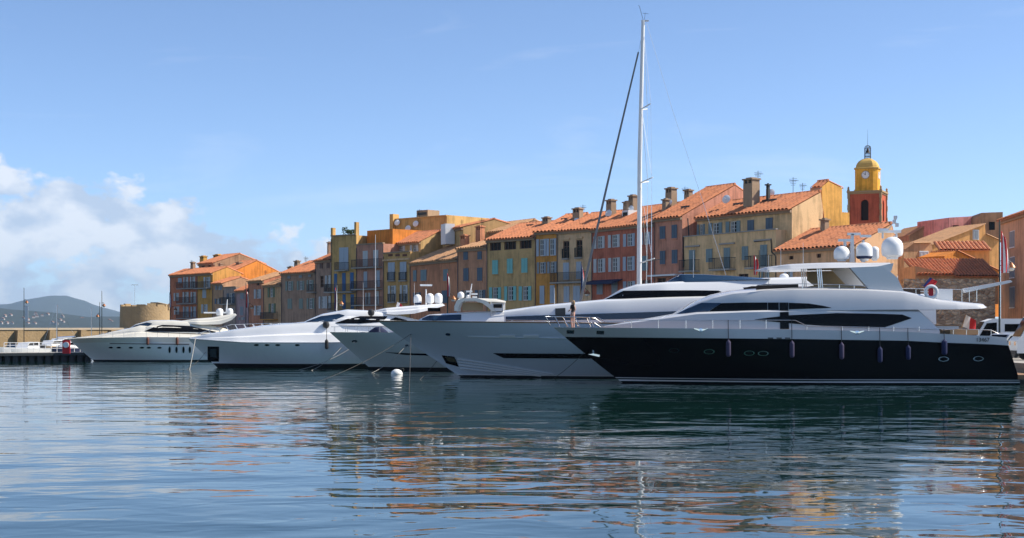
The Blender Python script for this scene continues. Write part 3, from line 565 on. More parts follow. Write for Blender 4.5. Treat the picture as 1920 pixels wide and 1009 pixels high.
prism_house('brown flat roofed house with one dark window right of the pink block', 'H', 182, [(616, 310), (616, 108), (632, 80), (800, 74), (800, 310)], PL['brown'], 8, -.1, (), None, [(690, 152, 736, 216, 'dark')])
prism_house('large ochre gabled house with a single grey shuttered window', 'H', 168, [(235, 560), (235, 335), (660, 170), (664, 250), (775, 300), (775, 560)], PL['ochre2'], 7, .3, (1, 3), tile_pale, [(566, 220, 605, 286, 'grey')])
prism_house('ochre house with steep dark tiled roof below the ochre gable', 'H', 160, [(290, 560), (290, 374), (695, 362), (695, 560)], PL['ochre2'], 6, -.1)
pl_ = Plane(P(*zp('H', 285, 380), 159.4)[:2], -.1); mbx = MB(); (ua, za), (ub, zb), (_, zt_) = pl_.uz(*zp('H', 285, 376)), pl_.uz(*zp('H', 700, 366)), pl_.uz(*zp('H', 500, 296))
tile_roof(mbx, ua, ub, -.3, za, 3.2, zt_, 0, .42); hip = mbx.build('roof', tile, bpy.data.objects[[o.name for o in bpy.data.objects if o.get('label', '').startswith('ochre house with steep')][0]], fix=False)
hip.location.y = -.3
prism_house('small tan house with pale blue shutters and wavy tiles left of the ochre houses', 'H', 150, [(20, 560), (20, 372), (90, 322), (235, 318), (245, 366), (245, 560)], PL['sand'], 6, .3, (1, 2), tile_pale, [(145, 388, 208, 452, 'pale')])
prism_house('bright orange house with sloping roofline and one small framed window', 'H', 147, [(333, 620), (340, 420), (435, 380), (770, 540), (770, 900), (720, 900), (720, 620)], PL['vivid'], 6, .5, (2,), None, [(608, 488, 628, 536, 'pale')])
r_, pl2 = prism_house('low stone house with reddish tiled roof behind the rubble wall', 'H', 133, [(110, 800), (110, 500), (430, 575), (765, 582), (765, 800)], PL['sand'], 6, .0, (), None, [(478, 612, 500, 655, 'dark'), (640, 620, 668, 640, 'dark')])
mbx = MB(); p = [pl2.uz(*zp('H', x, y)) for x, y in ((120, 496), (432, 580), (772, 586), (430, 508), (125, 488))]
A_, B_, C_, T_ = p[0], p[1], p[2], p[3]
tile_roof(mbx, B_[0] - .2, C_[0], -.35, C_[1] + .02, 4.5, T_[1] + .9, 0, .3)
tile_roof(mbx, A_[0], B_[0] - .2, -.3, B_[1] + .1, 4.5, T_[1] + .9, 0, .3); mbx.build('roof', tile, r_, fix=False)
mbx = MB(); a_, b_ = P(*zp('H', 20, 600), 124), P(*zp('H', 740, 600), 124)
mbx.box(0, b_.x - a_.x, 0, .8, .9, a_.z); o = mbx.build('rubble_wall', rubble_mat(), loc=(a_.x, 124, 0)); tag(o, 'long rubble stone wall behind the stern of the black yacht', 'wall')

# ------------------------------------------------------------------ church tower
def church():
    d = 190; c = P(*zp('G', 582, 600), d + 2.6); root = thing('church_tower', 'red and yellow church bell tower with clock faces and iron bell cage', 'tower', (c.x, c.y, 0), R(-25))
    zz = lambda y: P(*zp('G', 600, y), d)[2]
    h = 2.1; z1, z2, z3, z4, z5 = zz(458), zz(250), zz(150), zz(60), zz(38)
    mb = MB()
    def ring_wall(a, b, hw, holes):
        for k in range(4):
            ca, sa = [(1, 0), (0, 1), (-1, 0), (0, -1)][k]; T = lambda u, n_, z: (u * ca - n_ * sa, u * sa + n_ * ca, z)
            us = sorted({-hw, hw, *[q for hh in holes for q in hh[:2]]}); zs = sorted({a, b, *[q for hh in holes for q in hh[2:]]})
            for i in range(len(us) - 1):
                for j in range(len(zs) - 1):
                    if any(q[0] <= us[i] < q[1] and q[2] <= zs[j] < q[3] for q in holes): continue
                    mb.add([T(us[i], -hw, zs[j]), T(us[i + 1], -hw, zs[j]), T(us[i + 1], -hw, zs[j + 1]), T(us[i], -hw, zs[j + 1])], [(0, 1, 2, 3)])
            for q in holes:
                # arched head: fill the corners of the opening above the spring line
                n = 8; r = (q[1] - q[0]) / 2; zc = q[3] - r; cx = (q[0] + q[1]) / 2
                for sg in (-1, 1):
                    vs = [T(cx + sg * r, -hw, q[3])] + [T(cx + sg * r * math.cos(t), -hw, zc + r * math.sin(t)) for t in [math.pi / 2 * i / n for i in range(n + 1)]]
                    mb.add(vs, [(0, i, i + 1) for i in range(1, n + 1)])
                arc = [(cx - r, q[2]), (cx - r, zc)] + [(cx - r * math.cos(t), zc + r * math.sin(t)) for t in [math.pi * i / 12 for i in range(1, 12)]] + [(cx + r, zc), (cx + r, q[2])]
                vs = [T(x, -hw, z) for x, z in arc] + [T(x, -hw + .5, z) for x, z in arc]; n = len(arc)
                mb.add(vs, [(i, i + 1, n + i + 1, n + i) for i in range(n - 1)])
    za = zz(520); ring_wall(.9, z1, h, [(-.52, .52, zz(700), za)])
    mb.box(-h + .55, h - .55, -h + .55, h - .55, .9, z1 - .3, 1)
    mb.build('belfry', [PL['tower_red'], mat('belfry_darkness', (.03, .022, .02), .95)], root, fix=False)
    q = MB()
    for x in (-h, h):
        for y in (-h, h):
            for k in range(26):
                w_ = .3 if k % 2 else .2; zq = .9 + (z1 - .9) * k / 26; q.box(x - w_ / 2 - .03 * (x < 0), x + w_ / 2 + .03 * (x > 0), y - w_ / 2 - .03 * (y < 0), y + w_ / 2 + .03 * (y > 0), zq, zq + (z1 - .9) / 26 - .03)
    q.build('quoins', stone, root)
    MB().box(-h - .25, h + .25, -h - .25, h + .25, z1, z1 + .22).box(-h - .1, h + .1, -h - .1, h + .1, z1 - .2, z1 - .002).build('cornice', stone, root)
    q = MB()
    for x in (-h - .05, h + .05):
        for y in (-h - .05, h + .05): q.lathe([(.17, z1 + .22), (.2, z1 + .4), (.1, z1 + .5), (.17, z1 + .66), (.03, z1 + .85)], 10, (x, y, 0))
    q.build('finial', stone, root, 40)
    e = 1.5; cut = .48; oc = [(-e + cut, -e), (e - cut, -e), (e, -e + cut), (e, e - cut), (e - cut, e), (-e + cut, e), (-e, e - cut), (-e, -e + cut)]
    def octo(mb, k0, za_, k1, zb_, mi=0):
        mb.add([(x * k0, y * k0, za_) for x, y in oc] + [(x * k1, y * k1, zb_) for x, y in oc], [(i, (i + 1) % 8, 8 + (i + 1) % 8, 8 + i) for i in range(8)] + [tuple(range(8, 16))], mi)
    q = MB(); octo(q, 1, z1 + .2, 1, z2); q.build('clock_stage', PL['tower_yellow'], root)
    q = MB(); octo(q, 1.07, z2, 1.09, z2 + .18); octo(q, 1.09, z2 + .18, 1.0, z2 + .24)
    ks = [(math.cos(t) * .94, math.sin(t)) for t in [math.pi / 2 * i / 7 for i in range(8)]]
    for (k0, a), (k1, b_) in zip(ks, ks[1:]): octo(q, max(k0, .16), z2 + .22 + a * (z3 - z2 - .22), max(k1, .16), z2 + .22 + b_ * (z3 - z2 - .22))
    q.build('dome', mat('dome_render', (.6, .38, .1), .9, 0, .2, .8, .2), root)
    zc = P(*zp('G', 600, 303), d)[2]
    for k in range(4):
        ca, sa = [(1, 0), (0, 1), (-1, 0), (0, -1)][k]; q = MB()
        q.lathe([(.58, -.07), (.58, .0), (.5, .02), (.5, -.02), (.01, -.02)], 24); face = q.build('clock_face', [stone], root, 40)
        face.location = (sa * (e + .01), -ca * (e + .01), zc); face.rotation_euler = (R(90), 0, math.atan2(sa, ca))
        q = MB(); q.lathe([(.49, -.015), (.49, .03), (.01, .03)], 24); q.build('dial', whitep, face)
        q = MB(); q.box(-.03, .03, -.05, .34, .035, .05); q.add([(-.26, .17, .052), (-.22, .22, .052), (.03, .02, .052), (0, -.03, .052)], [(0, 1, 2, 3)])
        for i in range(12):
            a = i * math.pi / 6; q.box(.42 * math.cos(a) - .025, .42 * math.cos(a) + .025, .42 * math.sin(a) - .025, .42 * math.sin(a) + .025, .031, .04)
        q.build('clock_hands', greyp, face)
    q = MB(); rr = .42
    for i in range(8):
        a = i * math.pi / 4; q.tube([(rr * math.cos(a), rr * math.sin(a), z3 - .1), (rr * math.cos(a), rr * math.sin(a), z4)] + [(rr * math.cos(t) * math.cos(a), rr * math.cos(t) * math.sin(a), z4 + (z5 - z4) * math.sin(t)) for t in (.5, 1.0, 1.5)], .035, 5)
    for z_ in (z3 + .25, (z3 + z4) / 2, z4): q.tube([(rr * math.cos(a), rr * math.sin(a), z_) for a in [i * math.pi / 8 for i in range(17)]], .03, 5)
    q.tube([(0, 0, z5 - .1), (0, 0, z5 + 2.2)], .03, 5, r1=.01); q.build('bell_cage', greyp, root)
    MB().lathe([(.3, z3 + .75), (.27, z3 + .85), (.17, z3 + 1.05), (.14, z3 + 1.3), (.02, z3 + 1.4)], 14).tube([(0, 0, z3 + 1.3), (0, 0, z4)], .03).build('bell', mat('bronze', (.1, .07, .04), .5, .8), root, 40)
church()
# ------------------------------------------------------------------ fort tower, breakwater
def fort():
    d = 262; c = P(273, 600, d); r = 47 / F * d; root = thing('fort_tower', 'squat round stone fort tower at the harbour mouth', 'tower', (c.x, c.y, 0)); z1 = P(0, 575, d)[2]; mb = MB(); n = 40
    prof = [(r * 1.03, -.5), (r * 1.0, z1 * .5), (r * .985, z1)]
    mb.lathe(prof + [(r * .9, z1), (r * .9, z1 - .8), (.1, z1 - .8)], n); mb.build('wall', stone, root, 50)
    mb = MB()
    for k in range(15):
        if k in (9, 10): continue
        a0 = 2 * math.pi * k / 15; pts = [(r * q * math.cos(a0 + t), r * q * math.sin(a0 + t)) for q, t in ((.985, 0), (.985, .36), (.9, .36), (.9, 0))]; zt = z1 + .35 + .2 * (k % 3 == 0)
        mb.add([(x, y, z1 + .002) for x, y in pts] + [(x, y, zt) for x, y in pts], [(4, 5, 6, 7), (0, 1, 5, 4), (1, 2, 6, 5), (2, 3, 7, 6), (3, 0, 4, 7)])
    mb.build('parapet', stone, root)
    zt = P(0, 567, d)[2]; MB().prism([(0, z1 - .6), (3.4, z1 - .6), (3.4, z1 + .3), (1.2, zt), (0, zt)], -1.2, .8).build('turret', stone, root, loc=(1.2, 0, 0))
    MB().tube([(-2, 0, z1 - 1), (-2, 0, P(0, 534, d)[2])], .05, 5).box(-2.6, -1.4, -.04, .04, P(0, 535, d)[2], P(0, 533.5, d)[2]).build('signal_mast', steel, root)
fort()
a = P(-330, 615.2, 222); e = P(240, 615, 258); v = e - a
br = thing('breakwater', 'long stone breakwater wall with pale coping behind the pontoon', 'wall', (a.x, a.y, 0), math.atan2(v.y, v.x)); L = v.length
mb = MB().box(0, L, 0, 3, -1, a.z - .35)
for k in range(9): u = L * (k + .3) / 9; mb.prism([(u, -1), (u + 1.6, -1), (u + 1.2, a.z - .4), (u + .2, a.z - .4)], -1.1, -.001)
mb.build('wall', stone, br); MB().box(-.1, L + .1, -.15, 3.1, a.z - .346, a.z).build('coping', mat('pale_coping', (.5, .41, .3), .9, 0, .2, 1), br)
# ------------------------------------------------------------------ yachts
class Yacht:
    def __init__(s, name, label, cat, z, bowpx, d, yaw, beam):
        s.z = z; s.pl = Plane(((bowpx - 960) / F * d, d), yaw); s.B = beam; s.root = thing(name, label, cat, (s.pl.A.x, s.pl.A.y, 0), yaw)
    def uz(s, x, y, z=None, off=0): return (s.pl.shift(off) if off else s.pl).uz(*zp(z or s.z, x, y))
    def conv(s, pts, z=None, off=0): return sorted([s.uz(p[0], p[1], z, off) for p in pts])
    def hull(s, tip, wl, stern_top, stern_wl, sheer, bands, e=(.62, .36), q=1.0, ns=44, deck=None, stern_q=1):
        u0, ztip = s.uz(*tip); uw = s.uz(*wl)[0]; us, uswl = s.uz(*stern_top)[0], s.uz(*stern_wl)[0]; sh = s.conv(sheer); B = s.B
        stem = lambda v: lerp(uw, u0, max(-.3, v) if v < 0 else v ** q); end = lambda v: lerp(uswl, us, max(0, v) ** stern_q)
        def hb(t, v):
            v = max(v, 0); ee = lerp(e[0], e[1], v); k = min(1, max(0, t) / ee); f = (1 - (1 - k) ** 2.1) ** lerp(1.25, .8, v)
            return B / 2 * f * lerp(.86, 1, v ** .7) * (1 - .07 * max(0, (t - .6) / .4) ** 2)
        s.zs = lambda u: interp(sh, u)
        def pt(t, v, side, grow=0):
            u = lerp(stem(v), end(v), t); return (u, B / 2 + side * (hb(t, v) + grow), v * s.zs(u))
        def near(u, z):
            v = z / s.zs(u); return B / 2 - hb((u - stem(v)) / (end(v) - stem(v)), v)
        s.near = near; s.stem = stem; s.end = end; s.hb = hb; ts = [1 - (1 - i / ns) ** 1.0 for i in range(ns + 1)]; ts = [t ** 1.5 for t in ts]
        for name, v0, v1, m, grow in bands:
            mb = MB(); nv = max(2, int(abs(v1 - v0) * 14) + 1); vs = [lerp(v0, v1, j / nv) for j in range(nv + 1)]
            for side in (-1, 1): mb.grid(lambda t, v: pt(t, v, side, grow), ts, vs)
            a, b = [pt(1, v, -1, grow) for v in vs], [pt(1, v, 1, grow) for v in vs]; n = len(vs)
            mb.add(a + b, [(j, j + 1, n + j + 1, n + j) for j in range(n - 1)])
            o = mb.build(name, m, s.root, fix=False); bm = bmesh.new(); bm.from_mesh(o.data); bmesh.ops.remove_doubles(bm, verts=bm.verts, dist=.004); bmesh.ops.recalc_face_normals(bm, faces=bm.faces); bm.to_mesh(o.data); bm.free()
            o.data.polygons.foreach_set('use_smooth', [True] * len(o.data.polygons)); o.data.set_sharp_from_angle(angle=R(40))
        mb = MB(); dn = .06
        a = [pt(t, 1, -1, -.05) for t in ts]; b = [pt(t, 1, 1, -.05) for t in ts]; n = len(ts)
        mb.add([(x, y, z - dn) for x, y, z in a] + [(x, y, z - dn) for x, y, z in b], [(i, i + 1, n + i + 1, n + i) for i in range(n - 1)]); mb.build('deck', deck or teak, s.root, fix=False)
    def loft(s, name, top, bot, hw, m, tum=.12, crown=.12, rc=.25, n=48, z=None, smooth=35, cap=True):
        """a body given by its top and bottom outlines (pixels) and its half width in metres along the length"""
        T = s.conv(top, z); Bo = s.conv(bot, z); W = sorted((s.uz(x, 600, z)[0], h) for x, h in hw); ua, ub = max(T[0][0], Bo[0][0]), min(T[-1][0], Bo[-1][0]); cy = s.B / 2
        fu = sorted({*np.linspace(ua, ub, n).tolist(), *[p[0] for p in T if ua <= p[0] <= ub]})
        sec = [(1, 0), (1 - .35 * tum, .45), (1 - tum, 1 - rc), (1 - tum - .03, 1 - rc * .35), (1 - tum - .1, 1 - rc * .06), (.5, 1 + 0), (0, 1)]
        def side(t): return interp([(0, 1), (.45, 1 - .35 * tum), (1 - rc, 1 - tum), (1, 1 - tum - .06)], t)
        vs = []; k = len(sec) * 2 - 1
        for u in fu:
            zt, zb, h = interp(T, u), interp(Bo, u), interp(W, u); row_ = []
            for sx, tz in sec:
                cz = crown * (1 - sx ** 2) * h * .25 if tz >= .9 else 0
                row_.append((sx * h, lerp(zb, zt, min(tz, 1)) + cz * min(1, (zt - zb) * 2)))
            vs += [(u, cy - a, b) for a, b in row_] + [(u, cy + a, b) for a, b in reversed(row_[:-1])]
        fs = [(i * k + j, i * k + j + 1, (i + 1) * k + j + 1, (i + 1) * k + j) for i in range(len(fu) - 1) for j in range(k - 1)]
        fs += [tuple(range(k)), tuple((len(fu) - 1) * k + j for j in range(k))] + [(i * k, (i + 1) * k, (i + 1) * k + k - 1, i * k + k - 1) for i in range(len(fu) - 1)]
        o = MB().add(vs, fs).build(name, m, s.root, smooth)
        o_near = lambda u, zz: cy - interp(W, u) * side(min(1, max(0, (zz - interp(Bo, u)) / max(.01, interp(T, u) - interp(Bo, u)))))
        return o_near, o
    def patch(s, name, top, bot, near, m, off=.02, z=None, n=24, nz=5, parent=None, both=True):
        """a piece lying on a side surface between an upper and a lower outline (pixels): panes, stripes, doors"""
        T = s.conv(top, z); Bo = s.conv(bot, z); ua, ub = max(T[0][0], Bo[0][0]), min(T[-1][0], Bo[-1][0]); mb = MB()
        fu = sorted({*np.linspace(ua, ub, n).tolist(), *[p[0] for p in T + Bo if ua <= p[0] <= ub]}); ks = [j / nz for j in range(nz + 1)]
        for far in ((0, 1) if both else (0,)):
            if far: mb.build(name, m, parent or s.root, 50, fix=False); mb = MB()
            Y = (lambda y: s.B - y) if far else (lambda y: y); sg = 1 if far else -1
            def fn(u, t, o_=off): zz = lerp(interp(Bo, u), interp(T, u), t); return (u, Y(near(u, zz)) + sg * o_, zz)
            mb.grid(lambda u, t: fn(u, t), fu, ks)
            edge = [(u, 0) for u in fu] + [(fu[-1], t) for t in ks[1:]] + [(u, 1) for u in reversed(fu[:-1])] + [(fu[0], t) for t in reversed(ks[1:-1])]
            a = [fn(*q) for q in edge]; b = [fn(*q, -.03) for q in edge]; k = len(edge)
            mb.add(a + b, [(i, (i + 1) % k, k + (i + 1) % k, k + i) for i in range(k)])
        return mb.build(name, m, parent or s.root, 50, fix=False)
    def box(s, name, x0, y0, x1, y1, ya, yb, m, z=None, parent=None):
        (a, c), (b, e) = s.uz(x0, y1, z), s.uz(x1, y0, z); return MB().box(a, b, ya, yb, c, e).build(name, m, parent or s.root)
    def rail(s, name, pts, posts, near=None, inset=.12, r=.022, z=None, mid=None, m=None, slant=0, both=True):
        """hand rail through pixel points with stanchions (x, y top, y foot)"""
        mb = MB(); nr = near or (lambda u, zz: s.near(u, min(zz, s.zs(u) * .999)))
        for far in ((0, 1) if both else (0,)):
            if far: mb.build(name, m or steel, s.root, 60); mb = MB()
            def q(x, y, k=0): u, zz = s.uz(x, y, z); yy = nr(u, zz) + inset; return (u, s.B - yy if far else yy, zz)
            P_ = [q(x, y) for x, y in pts]; mb.tube(P_, r, 6)
            if mid: mb.tube([(a, b_, c - mid) for a, b_, c in P_], r * .6, 5)
            for x, yt, yf in posts:
                a = q(x, yt); b_ = q(x + slant, yf); mb.tube([a, b_], r * .9, 5)
        return mb.build(name, m or steel, s.root, 60)
    def dome(s, x, ytop, ybot, rpx, y=None, z=None, parent=None, band=False, name='satellite_dome'):
        y = s.B / 2 if y is None else y; u, zt = s.uz(x, ytop, z, y); zb = s.uz(x, ybot, z, y)[1]; r = 1.04 * abs(s.uz(x + rpx, ytop, z, y)[0] - u); h = zt - zb; mb = MB()
        rr = min(r, h * .5); prof = [(r * .5, zb), (r * .55, zb + h * .08), (r * .92, zb + h * .16), (r, zb + h * .3)] + [(r * math.cos(t), zt - rr * .95 + rr * .95 * math.sin(t)) for t in [math.pi / 2 * i / 8 for i in range(8)]] + [(.01, zt)]
        mb.lathe(prof, 28, (u, y, 0)); o = mb.build(name, domewhite, parent or s.root, 40)
        if band: MB().lathe([(r * .8, zb + h * .1), (r * 1.012, zb + h * .2), (r * 1.012, zb + h * .24), (r * .8, zb + h * .25)], 28, (u, y, 0)).build('band', navy, o, 40)
        return o
    def whip(s, x, y0, y1, y=None, z=None, m=None, r=.018):
        yy = s.B / 2 if y is None else y; a = s.uz(x, y0, z, yy); b = s.uz(x, y1, z, yy)
        MB().tube([(a[0], yy, a[1]), (b[0], yy, b[1])], r, 5, r1=r * .5).build('antenna', m or whitep, s.root)
    def oval(s, x, y, rx, ry, near, rim, fill, z=None, name='porthole', off=.012, parent=None):
        u, zz = s.uz(x, y, z); a = abs(s.uz(x + rx, y, z)[0] - u); b = abs(s.uz(x, y - ry, z)[1] - zz); n = 24; mb = MB()
        for far in (0, 1):
            if far: mb.build(name, [rim, fill], parent or s.root, fix=False); mb = MB()
            def q(k, t, o_): uu, z2 = u + a * k * math.cos(t), zz + b * k * math.sin(t); yy = near(uu, z2) - o_; return (uu, s.B - yy if far else yy, z2)
            an = [2 * math.pi * i / n for i in range(n)]; lo = len(mb.v)
            ring = [q(1, t, -.02) for t in an] + [q(1, t, off + .02) for t in an] + [q(.8, t, off + .02) for t in an] + [q(.8, t, off) for t in an]
            mb.add(ring, [(j * n + i, j * n + (i + 1) % n, (j + 1) * n + (i + 1) % n, (j + 1) * n + i) for j in range(3) for i in range(n)], 0)
            mb.add([q(.8, t, off) for t in an], [tuple(range(n))], 1)
        return mb.build(name, [rim, fill], parent or s.root, fix=False)
# ---- black yacht, nearest
Y = Yacht('motor_yacht', 'black hulled motor yacht with white superstructure and domes, nearest in the row', 'yacht', 'Y', 1040.6, 80, 0, 6.6)
wh = lambda x, y: (x, y)
shp = [zp('Y', 80, 520), zp('Y', 1000, 527), zp('Y', 1780, 535), (1700, 622), (1765, 626), (1876, 631), (1889, 633)]
Y.z = '0'
Y.hull((1040.6, 614), (1176, 722), (1889, 640), (1921, 719), shp, [('hull', -.16, .83, black_paint, 0), ('bulwark', .83, 1.0, shaded_gel, .012), ('boot_stripe', .035, .06, gel, .012), ('lower_stripe', .085, .1, shaded_gel, .012)], q=.96, deck=teak)
MB().box(Y.uz(1915, 0)[0], Y.uz(1965, 0)[0], .5, Y.B - .5, .3, .55).build('swim_platform', teak, Y.root)
nr = Y.near
# deckhouse lower body
lowt = [(1136, 612), (1190, 604), (1240, 597), (1278, 591), (1310, 586), (1400, 582), (1480, 580), (1560, 580), (1640, 581), (1728, 581), (1745, 596), (1766, 618)]
lowb = [(1136, 616), (1300, 618), (1480, 620), (1700, 624), (1766, 628)]
low, _ = Y.loft('main_deckhouse', lowt, lowb, [(1136, .5), (1180, 1.5), (1260, 2.3), (1330, 2.75), (1420, 3.0), (1600, 3.05), (1766, 2.95)], shaded_gel, tum=.03, rc=.1, crown=.2)
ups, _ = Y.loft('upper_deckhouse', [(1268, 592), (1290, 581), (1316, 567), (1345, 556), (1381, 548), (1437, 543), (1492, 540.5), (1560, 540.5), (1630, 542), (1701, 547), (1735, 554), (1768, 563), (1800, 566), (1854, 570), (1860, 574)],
    [(1268, 594), (1310, 590), (1400, 585), (1480, 583), (1566, 582), (1640, 581), (1728, 580.5), (1800, 580), (1850, 578.5), (1860, 576)], [(1268, .9), (1290, 1.7), (1330, 2.35), (1400, 2.7), (1500, 2.9), (1700, 3.0), (1800, 2.95), (1850, 2.7), (1860, 2.4)], shaded_gel, tum=.05, rc=.22, crown=.25)
Y.patch('windscreen', [(1270, 591.5), (1292, 579.5), (1318, 567), (1356, 567.5)], [(1270, 593), (1300, 591.5), (1321, 591), (1356, 568.5)], ups, blueglass, .03)
Y.patch('side_window', [(1323, 590.5), (1357, 568), (1400, 567), (1442, 567)], [(1323, 591.2), (1360, 589), (1400, 586), (1442, 583.5)], ups, glass, .03)
Y.patch('side_window', [(1443, 567), (1463, 567)], [(1443, 581.5), (1463, 581)], ups, glass, .03)
Y.patch('side_window', [(1482, 567.5), (1520, 569), (1545, 573), (1561, 576.5)], [(1482, 580), (1520, 578.5), (1545, 577.8), (1561, 577)], ups, glass, .03)
Y.patch('saloon_window', [(1417, 599), (1440, 596), (1483, 591), (1572, 587), (1640, 588), (1695, 589.7), (1712, 596)], [(1417, 599.6), (1440, 602), (1486, 606.6), (1572, 613), (1640, 614.5), (1661, 614), (1712, 597)], low, glass, .03)
Y.patch('side_door', [(1464.5, 567), (1481, 567)], [(1464.5, 582), (1481, 582)], ups, black_paint, .04); Y.patch('side_door', [(1464.5, 582.5), (1481, 582.5)], [(1464.5, 617), (1481, 617)], low, black_paint, .045)
mbx = MB()
for k in range(4): u, zz = Y.uz(1300 + 7 * k, 590 - 4.2 * k); yy = ups(u, zz) - .05; mbx.tube([(u, yy, zz), (u + .5, yy + .12, zz + .42)], .018, 5)
mbx.build('wiper', rubber, Y.root)
# flybridge, hardtop, arch
Y.patch('fly_windscreen', [(1424, 535), (1440, 531.5), (1504, 531)], [(1424, 543), (1440, 543), (1504, 541)], lambda u, zz: Y.B / 2 - 2.2, dark_fabric, .03)
cy = Y.B / 2
Y.box('helm_seat', 1468, 531, 1478, 541, cy - .6, cy + .1, dark_fabric); Y.box('helm_seat', 1484, 530, 1494, 541, cy - .5, cy + .5, dark_fabric)
Y.rail('fly_rail', [(1424, 534), (1504, 531.5), (1580, 533), (1634, 536)], [(1510, 531.5, 541), (1541, 532, 541), (1580, 533, 542), (1608, 534.5, 542)], near=lambda u, zz: cy - 2.5, inset=0, m=steel)
Y.loft('sunpad', [(1545, 534), (1600, 533), (1634, 536)], [(1545, 543), (1634, 543)], [(1545, 2.0), (1634, 2.2)], tan_fabric, n=8)
Y.loft('hardtop', [(1437, 502), (1450, 498), (1492, 493), (1540, 491), (1584, 490), (1646, 490.5), (1684, 490)], [(1437, 502.6), (1461, 503.7), (1540, 502), (1600, 500.6), (1650, 500), (1684, 497)], [(1437, .9), (1450, 1.6), (1490, 2.2), (1560, 2.4), (1684, 2.2)], shaded_gel, tum=.2, rc=.5, crown=.1)
mbx = MB()
for k, sd in enumerate((-1, 1)):
    ya, yb = cy + sd * 2.5, cy + sd * 2.15
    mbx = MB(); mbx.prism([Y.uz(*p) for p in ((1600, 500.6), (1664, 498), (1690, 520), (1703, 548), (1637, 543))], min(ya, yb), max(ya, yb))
    mbx.prism([Y.uz(*p) for p in ((1650, 499), (1683, 492), (1679, 506), (1668, 519), (1662, 512))], min(ya, yb) + .03, max(ya, yb) - .03); mbx.build('radar_arch', shaded_gel, Y.root)
mbx = MB()
for x in (1540, 1543.5, 1547):
    for yy in (cy - 2.2, cy + 2.2): a, b = Y.uz(x, 502), Y.uz(x, 541); mbx.tube([(a[0], yy, a[1]), (b[0] + .1, yy, b[1])], .03, 6)
mbx.build('hardtop_post', steel, Y.root)
Y.patch('privacy_curtain', [(1549, 503), (1600, 501.5), (1610, 512), (1634, 537)], [(1549, 520), (1570, 536), (1600, 541), (1634, 541)], lambda u, zz: cy + 1.9, tan_fabric, .02, both=False)
for x, yt, yb, r, dy_, bd in ((1578, 461, 490, 14, -.7, 0), (1620.5, 454.5, 489, 14.5, -.9, 1), (1673, 444, 486, 19, -.2, 0), (1640, 462, 489, 8, 1.0, 0)): Y.dome(x, yt, yb, r, cy + dy_, band=bd)
for x, yt, yb, w_, yy in ((1604.5, 437, 490, 4, .9), (1628, 448, 490, 3, 1.2), (1686, 440, 470, 2.6, 1.0)):
    (a, zt_), (_, zb_) = Y.uz(x, yt, None, cy), Y.uz(x, yb, None, cy); r_ = abs(Y.uz(x + w_, 500, None, cy)[0] - a); MB().prism([(a - r_, zb_), (a + r_, zb_), (a + r_ * .6, zt_), (a - r_ * .6, zt_)], cy + yy - .12, cy + yy + .12).build('radar_mast', shaded_gel, Y.root)
for x0_, x1_, y_, yy in ((1596, 1620, 437, .9), (1620, 1640, 441, .9), (1567, 1592, 452, -.7), (1652, 1694, 433, .6), (1650, 1668, 430, .4)):
    (a, za), (b_, _) = Y.uz(x0_, y_, None, cy), Y.uz(x1_, y_, None, cy); MB().box(a, b_, cy + yy - .12, cy + yy + .12, za - .07, za + .07).build('radar_scanner', domewhite, Y.root)
mbx = MB(); (a, za), (b_, zb_) = Y.uz(1579, 452, None, cy), Y.uz(1579, 463, None, cy); mbx.tube([(a, cy - .7, zb_), (a, cy - .7, za)], .09, 8)
for x in (1660, 1686): (a, za), (_, zb_) = Y.uz(x, 433, None, cy), Y.uz(x, 446, None, cy); mbx.tube([(a, cy + .6, zb_), (a, cy + .6, za)], .06, 6)
(a, za), (b_, zb_) = Y.uz(1668, 433, None, cy), Y.uz(1688, 405, None, cy); mbx.tube([(a, cy + .6, za), (b_, cy + .6, zb_)], .025, 5)
for x, y_ in ((1684, 407), (1682, 415), (1687, 421)): a, za = Y.uz(x, y_, None, cy); mbx.box(a - .08, a + .08, cy + .5, cy + .7, za - .1, za + .12)
mbx.build('scanner_post', shaded_gel, Y.root)
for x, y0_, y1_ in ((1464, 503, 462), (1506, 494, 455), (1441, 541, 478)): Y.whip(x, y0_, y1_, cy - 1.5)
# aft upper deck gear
mbx = MB(); a, b_ = Y.uz(1808, 545), Y.uz(1895, 527); mbx.prism([Y.uz(*p, None, 2.6) for p in ((1806, 541), (1893, 525.5), (1896, 529), (1890, 531), (1808, 549))], cy - .9, cy - .55); mbx.build('davit_crane', shaded_gel, Y.root)
Y.box('crane_base', 1775, 540, 1806, 563, cy - 1.4, cy - .1, gel); Y.box('deck_locker', 1712, 540, 1745, 553, cy - 1.3, cy + 1.3, dark_fabric)
Y.rail('aft_rail', [(1700, 540), (1760, 541), (1840, 543)], [(x, 541.5, 565) for x in (1725, 1760, 1812, 1826, 1840)], near=lambda u, zz: cy - 2.5, inset=0)
mbx = MB(); u, zz = Y.uz(1753, 547); R_, r_ = .33, .1
mbx.add([((R_ + r_ * math.cos(b)) * math.cos(a) + u, cy - 2.6 + r_ * math.sin(b), (R_ + r_ * math.cos(b)) * math.sin(a) + zz) for a in [i * math.pi / 10 for i in range(20)] for b in [j * math.pi / 4 for j in range(8)]],
        [(i * 8 + j, i * 8 + (j + 1) % 8, ((i + 1) % 20) * 8 + (j + 1) % 8, ((i + 1) % 20) * 8 + j) for i in range(20) for j in range(8)], 0)
mbx.box(u - .13, u + .13, cy - 2.6, cy - 2.5, zz - .3, zz + .25, 1); mbx.build('life_ring', [gel, red], Y.root)
